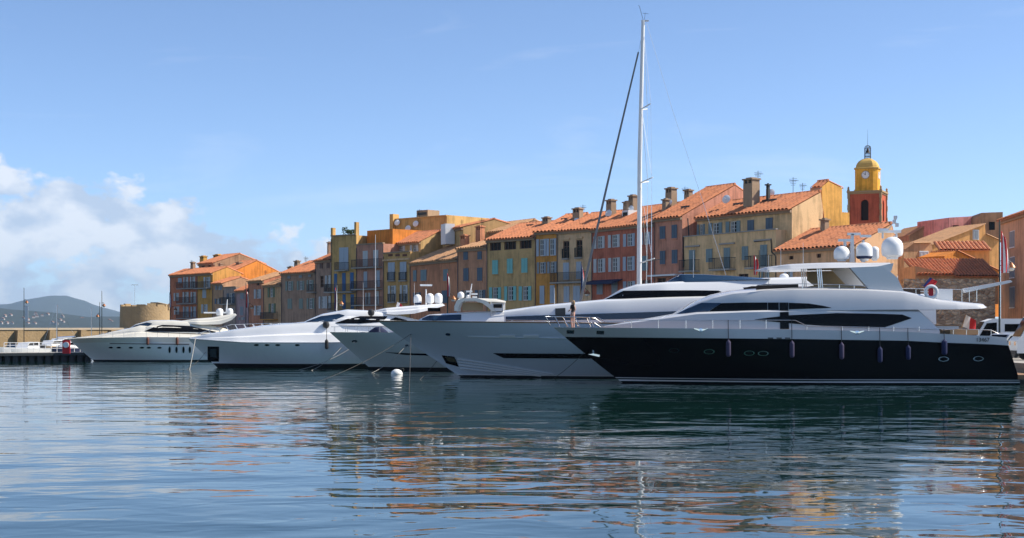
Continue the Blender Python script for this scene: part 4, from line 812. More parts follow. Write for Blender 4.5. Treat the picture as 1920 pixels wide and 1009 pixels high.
# cockpit, rails, stern
Y.rail('cockpit_rail', [(1768, 619), (1800, 617), (1862, 619), (1876, 626)], [(x, 618.5, 631) for x in (1790, 1815, 1838, 1862)])
Y.box('cockpit_sofa', 1795, 618, 1850, 628, cy - 2.0, cy + 2.0, tan_fabric)
Y.rail('bow_rail', [(1025, 593), (1060, 593.5), (1095, 594), (1124, 595), (1138, 604)], [(1026, 593.5, 611), (1044, 593.5, 612), (1060, 593.5, 612.5), (1082, 594, 613), (1108, 594.5, 613)], slant=9, inset=.15, r=.028, mid=.3)
Y.rail('side_rail', [(1138, 603.5), (1200, 600.5), (1260, 599.8), (1480, 600.5), (1492, 600.8), (1514, 611), (1620, 613.5), (1765, 617)], [(x, 600.5, 616) for x in (1186, 1236, 1287, 1337, 1388, 1437)] + [(x, 612.5, 621) for x in (1514, 1580, 1630, 1677, 1725)], inset=.1, r=.02)
for x, y_ in ((1073, 623), (1129, 624)):
    o = Y.patch('hull_light_recess', [(x - 7, y_ - 3.6), (x + 7, y_ - 3.4)], [(x - 7, y_ + 3.4), (x + 7, y_ + 3.6)], nr, greyp, .014, n=4, nz=2); Y.patch('lens', [(x - 5, y_ - 2.2), (x + 5, y_ - 2)], [(x - 5, y_ + 2.2), (x + 5, y_ + 2.2)], nr, chrome, .03, n=4, nz=2, parent=o)
for x, y_ in ((1267.5, 658), (1332, 660), (1406, 662.5), (1432, 663), (1771.6, 673.5), (1837.6, 673)): Y.oval(x, y_, 10, 4.6, nr, chrome, glass)
for x in (1445, 1461, 1477): Y.patch('vent_slot', [(x - 5, 633), (x + 5, 633.2)], [(x - 5, 635), (x + 5, 635.2)], nr, rubber, .02, n=3, nz=1)
def badge(x, y_):
    mb = MB(); u, zz = Y.uz(x, y_); yy = nr(u, zz) - .03
    for sg in (-1, 1): mb.prism([(u + sg * .04, zz - .1), (u + sg * .38, zz + .03), (u + sg * .4, zz + .08), (u + sg * .05, zz + .03)], yy, yy + .04)
    mb.lathe([(.11, -.02), (.11, .02), (.01, .03)], 14, (0, 0, 0)); n0 = len(mb.v) - 42
    for i in range(n0, len(mb.v)): a, b, c = mb.v[i]; mb.v[i] = (u + a, yy - c, zz + b - .03)
    mb.build('winged_badge', chrome, Y.root)
badge(1314, 618); badge(1607, 622.6)
u, zz = Y.uz(1844, 640.6); tx = bpy.data.curves.new('registration_number', 'FONT'); tx.body = '13467'; tx.size = .31; tx.extrude = .006; tx.align_x = 'CENTER'; tx.materials.append(black_paint)
tob = bpy.data.objects.new('t', tx); to = link('registration_number', bpy.data.meshes.new_from_object(tob), Y.root); to.location = (u, nr(u, zz) - .07, zz); to.rotation_euler = (R(90), 0, 0)
u, zz = Y.uz(1118, 668); yy = nr(u, zz) - .1
MB().tube([(u, yy - .05, zz), (u, yy - .12, zz + .5)], .05, 8).prism([(u - .3, zz + .05), (u + .35, zz - .1), (u + .38, zz + .02), (u, zz + .09)], yy - .12, yy + .1).build('anchor', chrome, Y.root)
# fenders hang from the rail: things of their own
def fender(x, yt, y0, y1, col, label, yacht, rp=4.5):
    u, zz = yacht.uz(x, (y0 + y1) / 2); za, zb = yacht.uz(x, y0)[1], yacht.uz(x, y1)[1]; zr = yacht.uz(x, yt)[1]; r = rp / F * yacht.pl.A.y
    yy = min(yacht.near(u, za), yacht.near(u, min(zr, yacht.zs(u) * .99))) - r - .02; p = yacht.root.matrix_world if False else None
    ca, sa = math.cos(yacht.pl.ang), math.sin(yacht.pl.ang); X, Yw = yacht.pl.A.x + u * ca - yy * sa, yacht.pl.A.y + u * sa + yy * ca
    root = thing('fender', label, 'fender', (X, Yw, zb)); h = za - zb
    MB().lathe([(.02, 0), (r * .6, .02), (r * .93, .07), (r, .14), (r, h - .14), (r * .93, h - .06), (r * .5, h), (r * .3, h + .05), (.02, h + .07)], 16).build('body', col, root, 40)
    MB().tube([(0, 0, h), (0, r * .5 + .02, zr - zb)], .022, 5).build('line', rubber, root)
purple = mat('purple_fender_cover', (.05, .04, .085), .85); bluef = mat('blue_fender_cover', (.01, .016, .07), .85); brownf = mat('brown_fender', (.14, .05, .03), .7)
fender(1365, 600, 639, 669, purple, 'purple fender hanging furthest forward on the black yacht', Y); fender(1484, 600, 641, 671, purple, 'purple fender below the side door of the black yacht', Y); fender(1577, 613, 644, 674, purple, 'purple fender amidships on the black yacht', Y)
fender(1649, 614, 652, 680, bluef, 'dark blue fender just aft of the purple ones on the black yacht', Y); fender(1702, 615, 649, 675, bluef, 'dark blue fender third from the stern end of the black yacht'.replace('third', 'second'), Y); fender(1770, 617, 638, 666, bluef, 'dark blue fender nearest the stern of the black yacht', Y, 5.2)

# ---- grey yacht
G = Yacht('motor_yacht', 'large grey hulled motor yacht with long white superstructure, behind the black yacht', 'yacht', '0', 696, 89, 0, 7.6)
G.hull((696, 601), (860, 711), (1800, 606), (1810, 711), [(696, 601), (1040, 604.6), (1300, 607), (1800, 610)], [('hull', .055, 1.0, grey_paint, 0), ('boot_stripe', .035, .055, gel, .01), ('bottom', -.16, .035, boot, 0), ('cap_rail', .985, 1.003, teak, .03)], q=1.0, e=(.55, .33))
gn = G.near
G.patch('rub_strake', [(876, 631.3), (1065, 634)], [(876, 632.6), (1065, 635.4)], gn, pale_grey, .05)
for x0_, x1_ in ((937, 966), (981.5, 1010.5)): G.patch('hull_light_panel', [(x0_, 628.4), (x1_, 628.8)], [(x0_, 632), (x1_, 632.4)], gn, whitep, .07, n=6, nz=2)
G.patch('hull_window', [(924, 663.4), (1000, 663.7), (1200, 664)], [(924, 664), (944, 673), (1200, 673.2)], gn, glass, .02, n=40)
G.oval(837, 627.6, 4.6, 2.8, gn, chrome, blueglass, name='fairlead')
for k in range(4): G.patch('spray_rail', [(853 + 2 * k, 675 + 6 * k), (940, 687 + 4.6 * k), (1040 - 8 * k, 703 + 1.5 * k)], [(853 + 2 * k, 676.4 + 6 * k), (940, 688.6 + 4.6 * k), (1040 - 8 * k, 704.2 + 1.5 * k)], gn, pale_grey, .06, n=16, nz=1)
o = G.patch('anchor_pocket', [(823, 668.2), (848, 671), (856, 690)], [(823, 668.8), (831, 684), (856, 691)], gn, black_paint, .02, n=10)
G.patch('anchor', [(829, 671), (848, 674), (851, 681)], [(829, 671.6), (836, 680), (851, 682)], gn, mat('polished_bronze', (.55, .42, .25), .3, .9), .06, n=8, parent=o)
gl, _ = G.loft('main_deckhouse', [(945, 583), (1020, 573), (1133, 562.5), (1250, 557), (1400, 553), (1600, 550), (1760, 552)], [(945, 603), (1300, 606), (1760, 608)], [(945, 2.6), (1000, 2.9), (1150, 3.2), (1760, 3.3)], gel, tum=.05, rc=.16, crown=.12)
G.patch('saloon_window', [(948, 593.5), (1020, 591), (1283, 583), (1500, 579)], [(948, 602), (1020, 601.2), (1283, 596), (1500, 594)], gl, mat('navy_glass', (.01, .014, .03), .06, spec=.8), .03, n=40)
o = G.patch('side_door', [(1042, 578), (1061, 577)], [(1042, 601.5), (1061, 601)], gl, greyp, .045, n=4)
gu, _ = G.loft('upper_deckhouse', [(1133, 562), (1150, 554), (1172, 542), (1200, 533), (1278, 527.5), (1380, 523), (1480, 520), (1560, 518), (1620, 520)], [(1133, 563), (1250, 558), (1400, 554), (1620, 550)], [(1133, 1.0), (1172, 2.1), (1250, 2.7), (1620, 2.9)], gel, tum=.16, rc=.3, crown=.15)
G.patch('bridge_window', [(1135, 561.3), (1152, 554), (1174, 543.6), (1300, 543.4), (1352, 544), (1364, 549.6)], [(1135, 562), (1240, 557.5), (1337, 556), (1364, 551)], gu, glass, .035, n=40)
G.loft('sun_deck_screen', [(1254, 528.5), (1285, 512.5), (1330, 513), (1376, 515), (1453, 520)], [(1254, 529), (1300, 527), (1453, 521.5)], [(1254, 1.4), (1290, 2.1), (1453, 2.4)], blueglass, tum=.25, rc=.2)
G.dome(1470, 513, 524, 8, cy + 1); G.whip(1040, 574, 540); G.whip(1300, 525, 470, 2)
G.rail('fore_rail', [(948, 600), (1030, 601)], [(960, 600, 604), (1000, 600.5, 604)])
# ---- cream flybridge cruiser beyond the grey bow
K = Yacht('flybridge_cruiser', 'cream flybridge cruiser with arched hardtop, seen above the grey bow', 'yacht', '0', 760, 101, 0, 5.6)
K.hull((760, 606), (850, 699), (1200, 610), (1200, 699), [(760, 606), (1200, 610)], [('hull', -.1, 1, gel, 0)], e=(.6, .4))
kl, _ = K.loft('deckhouse', [(782, 599), (800, 591), (860, 587.5), (925, 584), (1080, 583)], [(782, 606), (1080, 609)], [(782, .8), (810, 1.8), (870, 2.2), (1080, 2.4)], gel, tum=.15, crown=.15)
K.patch('windscreen', [(788, 597), (803, 590.8), (864, 589.5)], [(788, 600), (810, 601), (864, 600)], kl, blueglass, .03)
mbx = MB(); arc = [(851, 583), (851, 574), (856, 563), (866, 559), (893, 558.5), (912, 564), (925, 576), (930, 584)]; inn = [(922, 584), (916, 577), (905, 569), (890, 564), (870, 564), (862, 569), (859, 577), (859, 583)]
for sg in (-1, 1): ya = 2.8 + sg * 2.2; MB().prism([K.uz(*p) for p in arc + inn], min(ya, ya - sg * .25), max(ya, ya - sg * .25)).build('flybridge_arch', cream_gel, K.root)
K.loft('hardtop', [(858, 560), (875, 558), (930, 560), (948, 564)], [(858, 563), (948, 567)], [(858, 2.0), (948, 2.1)], cream_gel, n=10, tum=.1, rc=.5)
K.box('flybridge_screen', 866, 567, 905, 582, 1.2, 1.25, tan_fabric); K.box('aft_screen', 921, 567, 944, 583, .9, 4.6, whitep); K.box('aft_window', 925, 570, 941, 577, .85, .89, glass)
for x in (921, 946): K.whip(x, 566, 600, .8, r=.05)
K.dome(864, 547, 560, 6, 2.8); K.dome(878, 553, 560, 4, 3.6)
mbx = MB(); (a, za), (b_, zb_) = K.uz(878, 560), K.uz(883, 530); mbx.tube([(a, 2.4, za), (b_, 2.4, zb_)], .07, 6, r1=.03)
for x0_, x1_, y_ in ((872, 884, 545), (882, 894, 550), (884, 893, 556)): (a, za), (b_, _) = K.uz(x0_, y_), K.uz(x1_, y_); mbx.box(a, b_, 2.34, 2.5, za - .06, za + .06)
mbx.build('radar_mast', gel, K.root)
# ---- white yacht
Wt = Yacht('motor_yacht', 'white sports yacht with pale hull and sloping foredeck rail, second from the left', 'yacht', '0', 352, 110, R(12), 6.8)
Wt.hull((352, 637), (408, 692), (905, 640), (905, 688), [(352, 636.5), (460, 643), (605, 643), (760, 640), (905, 640)], [('hull', .16, 1, pale_grey, 0), ('bottom', -.2, .16, boot, .0), ('rub_rail', .97, 1.02, gel, .04)], q=1.0, e=(.6, .42), deck=gel)
wn = Wt.near
wd, _ = Wt.loft('foredeck', [(354, 634), (380, 630), (435, 622.5), (492, 615), (570, 609), (640, 606), (720, 606), (850, 610)], [(354, 638), (460, 644), (605, 644), (850, 641)], [(354, .15), (390, 1.3), (440, 2.2), (520, 2.9), (620, 3.3), (850, 3.35)], gel, tum=.3, rc=.45, crown=.3)
wr, _ = Wt.loft('coachroof', [(560, 610), (576, 604), (611, 590), (657, 582), (692, 583.5), (746, 590), (784, 600), (830, 607)], [(560, 612), (640, 610), (830, 612)], [(560, .6), (590, 1.7), (650, 2.3), (760, 2.5), (830, 2.4)], gel, tum=.28, rc=.4, crown=.2)
Wt.patch('windscreen', [(577, 603.2), (605, 592.5), (640, 588), (650, 591)], [(577, 604.4), (600, 604), (626, 602.4), (650, 592)], wr, blueglass, .03)
Wt.patch('side_window', [(632, 605.2), (655, 597.5), (679, 592.6), (731, 592.6)], [(632, 606.3), (680, 606.5), (722, 603.5), (731, 593.5)], wr, glass, .03)
Wt.patch('aft_window', [(735, 599.5), (747, 594.5), (768, 600)], [(735, 600.5), (750, 601), (768, 601)], wr, glass, .03)
Wt.loft('flybridge', [(700, 584), (730, 578), (760, 575), (800, 572), (837, 568.5), (840, 571)], [(700, 586), (746, 590), (780, 588), (815, 580), (838, 573), (840, 572)], [(700, .8), (730, 1.8), (790, 2.2), (840, 2.0)], gel, tum=.15, rc=.4, crown=.1)
Wt.box('arch_window', 805, 577, 829, 584, .85, .9, glass)
for x, yt, yb, r in ((783, 552, 573, 7), (806, 550, 571, 7), (822, 549.5, 571, 7.4)): Wt.dome(x, yt, yb, r, 3.4 if x < 800 else 2.9 + (x - 806) * .06, band=x < 800)
mbx = MB(); (a, za), (b_, zb_) = Wt.uz(812, 571), Wt.uz(812, 540); mbx.tube([(a, 3.8, za), (b_, 3.8, zb_)], .06, 6).box(a - .5, a + .5, 3.7, 3.9, zb_ + .25, zb_ + .4).build('mast', gel, Wt.root)
Wt.rail('deck_rail', [(366, 627), (400, 617), (435, 608.5), (492, 606.5), (570, 605.3), (640, 606), (706, 609)], [(x, interp([(366, 627), (400, 617), (435, 608.5), (492, 606.5), (570, 605.3), (706, 609)], x), interp([(366, 634), (435, 623), (492, 616), (570, 611), (706, 612)], x + 7)) for x in range(374, 700, 17)], near=lambda u, zz: wd(u, zz) + .1, slant=7, inset=.2, r=.025)
Wt.patch('anchor_pocket', [(389, 650.5), (411, 650.8)], [(389, 676), (394, 680), (411, 680)], wn, black_paint, .02, n=8); Wt.patch('anchor', [(394, 655), (406, 655)], [(394, 671), (406, 672)], wn, steel, .05, n=4)
for x in (481, 501, 521, 557.5): Wt.oval(x, 647.3, 4.6, 1.9, wn, chrome, glass)
fender(612, 612, 637, 655, rubber, 'black teardrop fender on the white sports yacht', Wt, 3.4)
for x, y_ in ((613.6, 609), (699, 586)):
    u, zz = Wt.uz(x, y_); mbx = MB(); mbx.lathe([(.01, zz - .3), (.22, zz - .2), (.28, zz), (.22, zz + .2), (.01, zz + .3)], 14, (u, 1.2, 0)).build('anchor_ball', rubber, Wt.root, 40)
for x, y0_, y1_ in ((704, 585, 440), (681, 584, 530), (777, 576, 530), (632, 600, 535)): Wt.whip(x, y0_, y1_, 1.2 if x == 704 else 3, r=.035 if x == 704 else .018)
# ---- small grey yacht between
Sg = Yacht('motor_yacht', 'green grey yacht bow wedged between the white yacht and the large grey one', 'yacht', '0', 612, 106, R(3), 5.8)
Sg.hull((612, 623), (693, 690), (1000, 624), (1000, 690), [(612, 623), (1000, 624)], [('hull', .07, 1, green_grey, 0), ('bottom', -.2, .07, boot, 0)], e=(.6, .4))
Sg.patch('hull_window', [(722, 661), (760, 662.5), (840, 664)], [(722, 661.6), (760, 666), (840, 668)], Sg.near, glass, .02); Sg.oval(662, 640.5, 5.5, 2.6, Sg.near, chrome, chrome, name='fairlead'); Sg.oval(762, 648, 4, 2, Sg.near, chrome, chrome, name='fairlead')
Sg.loft('deckhouse', [(730, 618), (790, 606), (900, 604), (1000, 606)], [(730, 624), (1000, 625)], [(730, 1), (790, 2), (1000, 2.3)], gel)
Sg.loft('tender_cover', [(688, 622), (700, 614), (712, 613), (724, 622)], [(688, 624), (724, 624)], [(688, .5), (706, 1), (724, .7)], navy, n=12, rc=.6)
Sg.rail('bow_rail', [(616, 613), (660, 612), (720, 612)], [(x, 612.4, 623) for x in (622, 645, 668, 690, 712)], r=.018)
# ---- left yacht
Lf = Yacht('motor_yacht', 'cream white sports yacht with brown fenders at far left by the pontoon', 'yacht', '0', 122, 131, R(14), 6.4)
Lf.hull((122, 635.5), (173, 679), (480, 640), (480, 675), [(122, 635.5), (175, 633.5), (275, 632), (400, 633), (480, 634)], [('hull', .06, .8, mat('ivory_hull', (.85, .84, .78), .25, 0, .04, .3, .05, coat=.6), 0), ('upper_hull', .8, 1, cream_gel, .0), ('bottom', -.2, .06, boot, 0)], e=(.6, .42), deck=gel)
ln = Lf.near
Lf.patch('hull_stripe', [(205, 643.8), (355, 645)], [(205, 645), (355, 646.4)], ln, mat('dark_red_stripe', (.06, .02, .018), .4), .02)
for x in (207, 222, 245, 266, 279, 299): Lf.oval(x, 652.2, 4.2, 1.7, ln, chrome, glass)
for x in (318, 331, 344, 356): Lf.oval(x, 656, 2.3, 6.5, ln, chrome, glass, name='vertical_porthole')
Lf.loft('foredeck', [(140, 633.5), (182, 629.5), (240, 618), (262, 612), (400, 622), (460, 628)], [(140, 636), (275, 634), (460, 635)], [(140, .5), (190, 1.8), (250, 2.6), (460, 3)], cream_gel, tum=.3, rc=.4, crown=.2)
lr, _ = Lf.loft('coachroof', [(238, 618.5), (252, 610), (282, 602.5), (325, 602), (380, 607), (420, 617), (450, 625)], [(238, 620), (300, 623), (450, 628)], [(238, .7), (255, 1.6), (290, 2.2), (450, 2.5)], cream_gel, tum=.28, rc=.4, crown=.2)
Lf.patch('windscreen', [(243, 616), (254, 609.5), (275, 604.5), (285, 606.5)], [(243, 617.4), (260, 617), (270, 616), (285, 607.5)], lr, blueglass, .03)
Lf.patch('side_window', [(271, 621), (288, 613.5), (305, 609), (355, 611), (405, 622)], [(271, 622.2), (340, 622.5), (358, 622.5), (405, 624)], lr, glass, .03)
Lf.loft('flybridge', [(330, 603), (365, 598.5), (400, 596), (443, 588), (445, 590)], [(330, 605), (380, 609), (415, 608), (436, 600), (445, 591)], [(330, 1), (370, 1.9), (445, 2.1)], cream_gel, tum=.15, rc=.4, n=24)
for x, r in ((412, 6.5), (431, 6)): Lf.dome(x, 578, 594, r, 3.2)
mbx = MB(); (a, za), (b_, zb_) = Lf.uz(428, 585), Lf.uz(430, 560); mbx.tube([(a, 3.9, za), (b_, 3.9, zb_)], .09, 6, r1=.04); (a, za) = Lf.uz(402, 586); mbx.box(a - .9, a + 1.3, 3.0, 3.2, za - .06, za + .08).build('radar_mast', gel, Lf.root)
Lf.rail('deck_rail', [(183, 627), (240, 622), (280, 622), (380, 624)], [(x, 623, 632) for x in range(190, 380, 21)], inset=.25, r=.015)
fender(277, 633, 633, 647, brownf, 'brown fender furthest forward on the cream yacht at left', Lf, 2.6); fender(332, 633, 633, 647, brownf, 'brown fender further aft on the cream yacht at left', Lf, 2.6)
# ---- sailing yacht: only its rig rises above the motor yachts
Sl = Yacht('sailing_yacht', 'sailing yacht whose tall white mast and furled forestay rise behind the grey yacht', 'sailboat', '0', 1075, 104, 0, 4.4)
Sl.hull((1075, 655), (1100, 698), (1560, 660), (1545, 698), [(1075, 655), (1300, 659), (1560, 658)], [('hull', -.1, 1, gel, 0)], e=(.6, .5))
Sl.loft('coachroof', [(1160, 657), (1180, 648), (1350, 646), (1400, 656)], [(1160, 660), (1400, 662)], [(1160, .8), (1250, 1.4), (1400, 1.4)], gel)
c2 = 2.2; q = lambda x, y_, yy=c2: (lambda a: (a[0], yy, a[1]))(Sl.uz(x, y_, None, yy))
mbx = MB(); mbx.tube([q(1198, 650), q(1199.5, 300), q(1206, 38)], .2, 12, r1=.13); mbx.box(q(1205, 38)[0] - .1, q(1205, 38)[0] + .45, 2.1, 2.3, q(0, 40)[2], q(0, 38)[2]); mbx.build('mast', whitep, Sl.root, 40)
mbx = MB()
for y_, sp in ((203, 1.3), (340, 1.6), (490, 1.8)):
    b0 = q(1200, y_ + 3)
    for sg in (-1, 1): mbx.tube([b0, (b0[0] + sp * .5, c2 + sg * sp, b0[2] + .25)], .045, 6)
mbx.build('spreader', whitep, Sl.root)
mbx = MB(); mbx.tube([q(1088, 566), q(1140, 340), q(1197, 98)], .1, 8, r1=.06); mbx.build('furled_headsail', mat('grey_sail_cover', (.17, .18, .19), .9), Sl.root)
mbx = MB(); mbx.tube([q(1197, 100), q(1205, 60)], .02, 5); mbx.tube([q(1212, 42), q(1262, 210), q(1312, 360), q(1400, 640)], .014, 5)
for sg in (-1, 1):
    zs_ = [q(1207, 60), (q(1222, 203)[0] - .2, c2 + sg * 1.3, q(0, 203)[2] + .25), (q(1233, 340)[0] - .6, c2 + sg * 1.6, q(0, 340)[2] + .25), (q(1230, 490)[0] - .5, c2 + sg * 1.8, q(0, 490)[2] + .25), (q(1215, 655)[0], c2 + sg * 2, q(0, 655)[2])]
    mbx.tube(zs_, .014, 5); mbx.tube([q(1203, 205), zs_[2], zs_[4]], .012, 5); mbx.tube([q(1200, 342), zs_[3]], .012, 5)
mbx.build('rigging', steel, Sl.root)
mbx = MB(); mbx.tube([q(1201, 492), q(1240, 486)], .03, 5); mbx.tube([q(1206, 38), q(1199, 12), q(1197, 10)], .015, 5); mbx.tube([q(1208, 38), q(1210, 24)], .012, 5).tube([q(1205, 25), q(1216, 26)], .012, 5); mbx.build('masthead_gear', greyp, Sl.root)
mbx = MB(); mbx.tube([q(1204, 636), q(1420, 628)], .14, 8); mbx.build('boom', whitep, Sl.root)
# ------------------------------------------------------------------ street lamps and flags
def street_lamp(x, ytop, ybase, d, label, lx=None, ly=None, arm=1):
    a, b = P(x, ybase, d), P(x, ytop, d); root = thing('street_lamp', label, 'lamp post', (a.x, d, a.z)); h = b.z - a.z
    MB().lathe([(.16, 0), (.16, .25), (.1, .35), (.075, 1.0), (.06, h * .6), (.045, h), (.0, h + .06)], 10).build('pole', iron, root, 40)
    if lx:
        l = P(lx, ly, d); dx_, zz = l.x - a.x, l.z - a.z; MB().tube([(0, 0, zz + .5), (dx_ * .6, 0, zz + .62), (dx_, 0, zz + .42)], .03, 6).tube([(0, 0, zz + .1), (dx_ * .5, 0, zz + .55)], .02, 5).build('bracket', iron, root)
        o = MB().lathe([(.04, .42), (.1, .36), (.3, .1), (.33, .04), (.05, .03)], 14, (dx_, 0, zz)).build('lantern', lampm, root, 40); MB().lathe([(.24, .03), (.2, -.14), (.06, -.2), (.01, -.2)], 12, (dx_, 0, zz)).build('globe', lampglass, o, 40)
def flag(x, ytop, ybot, d, cols, label, wpx=9, lean=4, spread=1):
    """a limp flag: folded cloth hanging beside its pole, in colour bands across its fly"""
    a, b = P(x, ytop, d), P(x, ybot, d); h = a.z - b.z; w_ = wpx / F * d; root = thing('flag', label, 'flag', (a.x, d - .1, a.z)); nz = 24; nb = len(cols); rnd = random.Random(int(x)); ph = rnd.uniform(0, 6)
    for bi, c in enumerate(cols):
        mb = MB(); us = [bi / nb + i / 6 / nb for i in range(7)]
        def fn(u, t): 
            k = math.sin(min(1, t * 1.25) * math.pi / 2); droop = u * h * .32
            return (.04 + u * w_ * (.55 + .45 * k) * (1 - .35 * t) + lean / F * d * t * u, -.18 * math.sin(u * 9 + ph + t * 2.2) * u - .02, -t * (h - droop) - droop * (1 - .25 * (1 - t)))
        mb.grid(fn, us, [i / nz for i in range(nz + 1)]); me = mb.build('cloth_band', c, root, fix=False); me.data.polygons.foreach_set('use_smooth', [True] * len(me.data.polygons))
        sol = me.modifiers.new('thickness', 'SOLIDIFY'); sol.thickness = .012
street_lamp(319, 541, 640, 228, 'lamp post in front of the orange corner house at far left of the row', 329, 582); flag(317.5, 548, 577, 227.8, [bluec, whitec, red], 'limp tricolour flag at the orange corner house', 6, 0)
street_lamp(461, 531, 640, 204, 'lamp post in front of the mauve and salmon houses', 472.5, 577); flag(461.5, 543, 577, 203.8, [red, whitec], 'red and white flag hanging in front of the mauve house', 6, 0)
street_lamp(629.5, 530, 640, 172, 'lamp post in front of the tall yellow house', 640, 571); flag(627, 535, 583, 171.8, [bluec, red, whitec], 'long tricolour flag in front of the tall yellow house', 6, 0)
street_lamp(839, 508, 650, 146, 'lamp post in front of the long low salmon building', 850, 562); flag(838, 512, 556, 145.8, [red, whitec], 'dark red and white flag before the low salmon building', 7, 0)
street_lamp(1090, 494, 650, 138, 'lamp post between the cream house and the brick red house', 1101, 552); flag(1089, 496, 548, 137.8, [bluec, whitec, red], 'tricolour flag before the cream house beside the furled forestay', 7, 2)
street_lamp(1424, 470, 650, 112, 'lamp post in front of the large cream building'); flag(1412, 478, 516, 111.8, [red, whitec, red], 'red and white flag in front of the large cream building', 12, -3)
street_lamp(1874, 413, 660, 101, 'tall dark lamp post with hanging lantern at the right edge', 1896, 503); flag(1875, 432, 512, 100.8, [red, whitec, red, whitec], 'large red and white flag on the tall lamp post at the right edge', 17, 4)
def yflag(x, ytop, ybot, x2, yacht, cols, label):
    u, za = yacht.uz(x, ytop, None, yacht.B / 2); ub, zb = yacht.uz(x2, ybot, None, yacht.B / 2); ca, sa = math.cos(yacht.pl.ang), math.sin(yacht.pl.ang); yy = yacht.B / 2
    root = thing('ensign', label, 'flag', (yacht.pl.A.x + u * ca - yy * sa, yacht.pl.A.y + u * sa + yy * ca, za)); MB().tube([(0, 0, .05), (ub - u, 0, zb - za)], .025, 6).build('staff', teak, root)
    h = za - zb; nb = len(cols)
    for bi, c in enumerate(cols):
        def fn(a, t): k = (bi + a) / nb; return (lerp(0, ub - u, t * .75) + k * h * (.5 + .3 * t), -.12 * math.sin(k * 8 + t * 3) * k, -t * h * .62 - k * h * .3)
        o = MB().grid(fn, [i / 5 for i in range(6)], [i / 12 for i in range(13)]).build('cloth_band', c, root, fix=False); o.modifiers.new('thickness', 'SOLIDIFY').thickness = .01
yflag(1744, 520, 545, 1722, Y, [bluec, red, red], 'red ensign on a slanting staff on the upper deck of the black yacht')
yflag(1811, 590, 625, 1800, Y, [whitec, red], 'red and white ensign over the cockpit of the black yacht')
yflag(745, 566, 584, 740, Wt, [whitec, red], 'small red and white ensign on the white sports yacht')
# ------------------------------------------------------------------ breakwater lamps with banner
for x, yt, d, lab, lx, ly in ((45, 540, 240, 'dark lamp post carrying a white banner on the breakwater', 50, 568), (187, 567, 238, 'shorter dark lamp post left of its twin on the breakwater', 183, 594), (191, 546, 236, 'taller dark lamp post right of its twin on the breakwater', 195, 574)): street_lamp(x, yt, 650, d, lab, lx, ly)
bn = thing('banner', 'white vertical banner hanging on the breakwater lamp post', 'banner', P(45.5, 602, 239.6)); MB().box(.1, .65, -.02, .02, 0, 2.5).build('cloth', whitec, bn); MB().tube([(-.1, 0, 2.5), (.68, 0, 2.5)], .02).tube([(-.1, 0, 0), (.68, 0, 0)], .02).build('rod', iron, bn)
# ------------------------------------------------------------------ pontoon and small boats
a = P(-330, 663, 127); e = P(172, 663, 135); v = e - a; L = v.length
pt_ = thing('pontoon', 'low floating pontoon on dark floats at the left edge', 'pontoon', (a.x, a.y, 0), math.atan2(v.y, v.x))
for k in range(24): MB().box(L * k / 24 + .03, L * (k + 1) / 24 - .03, -.1, 2.4, .72, .84).build('deck_panel', mat('pontoon_deck', (.42, .39, .35), .9, 0, .2, 1), pt_)
for k in range(32): MB().box(L * k / 32 + .12, L * (k + 1) / 32 - .14, .05, 2.2, -.3, .6).build('float', rubber, pt_)
MB().box(0, L, 1.2, 1.3, -.4, .65).box(0, L, -.16, -.11, .55, .8).box(0, L, .0, .1, .6, .715).build('fascia_and_dark_backing', greyp, pt_)  # dark panel behind the floats is added to darken the gaps between them
mb = MB()
for k in range(14): u = L * (.66 + .3 * k / 13); mb.tube([(u, 2.2, .84), (u, 2.2, 1.75)], .03, 5)
for z in (1.2, 1.5, 1.75): mb.tube([(L * .66, 2.2, z), (L * .96, 2.2, z)], .025, 5)
mb.build('railing', whitep, pt_)
o = thing('life_ring_stand', 'red life ring stand on the pontoon', 'life ring', P(124, 663, 131.5)); MB().box(-.35, .35, 0, .12, 0, 1.25).build('board', red, o); MB().lathe([(.17, -.05), (.27, -.05), (.27, .05), (.17, .05)], 16).build('ring', whitep, o, 40, loc=(0, -.06, .8)).rotation_euler = (R(90), 0, 0)
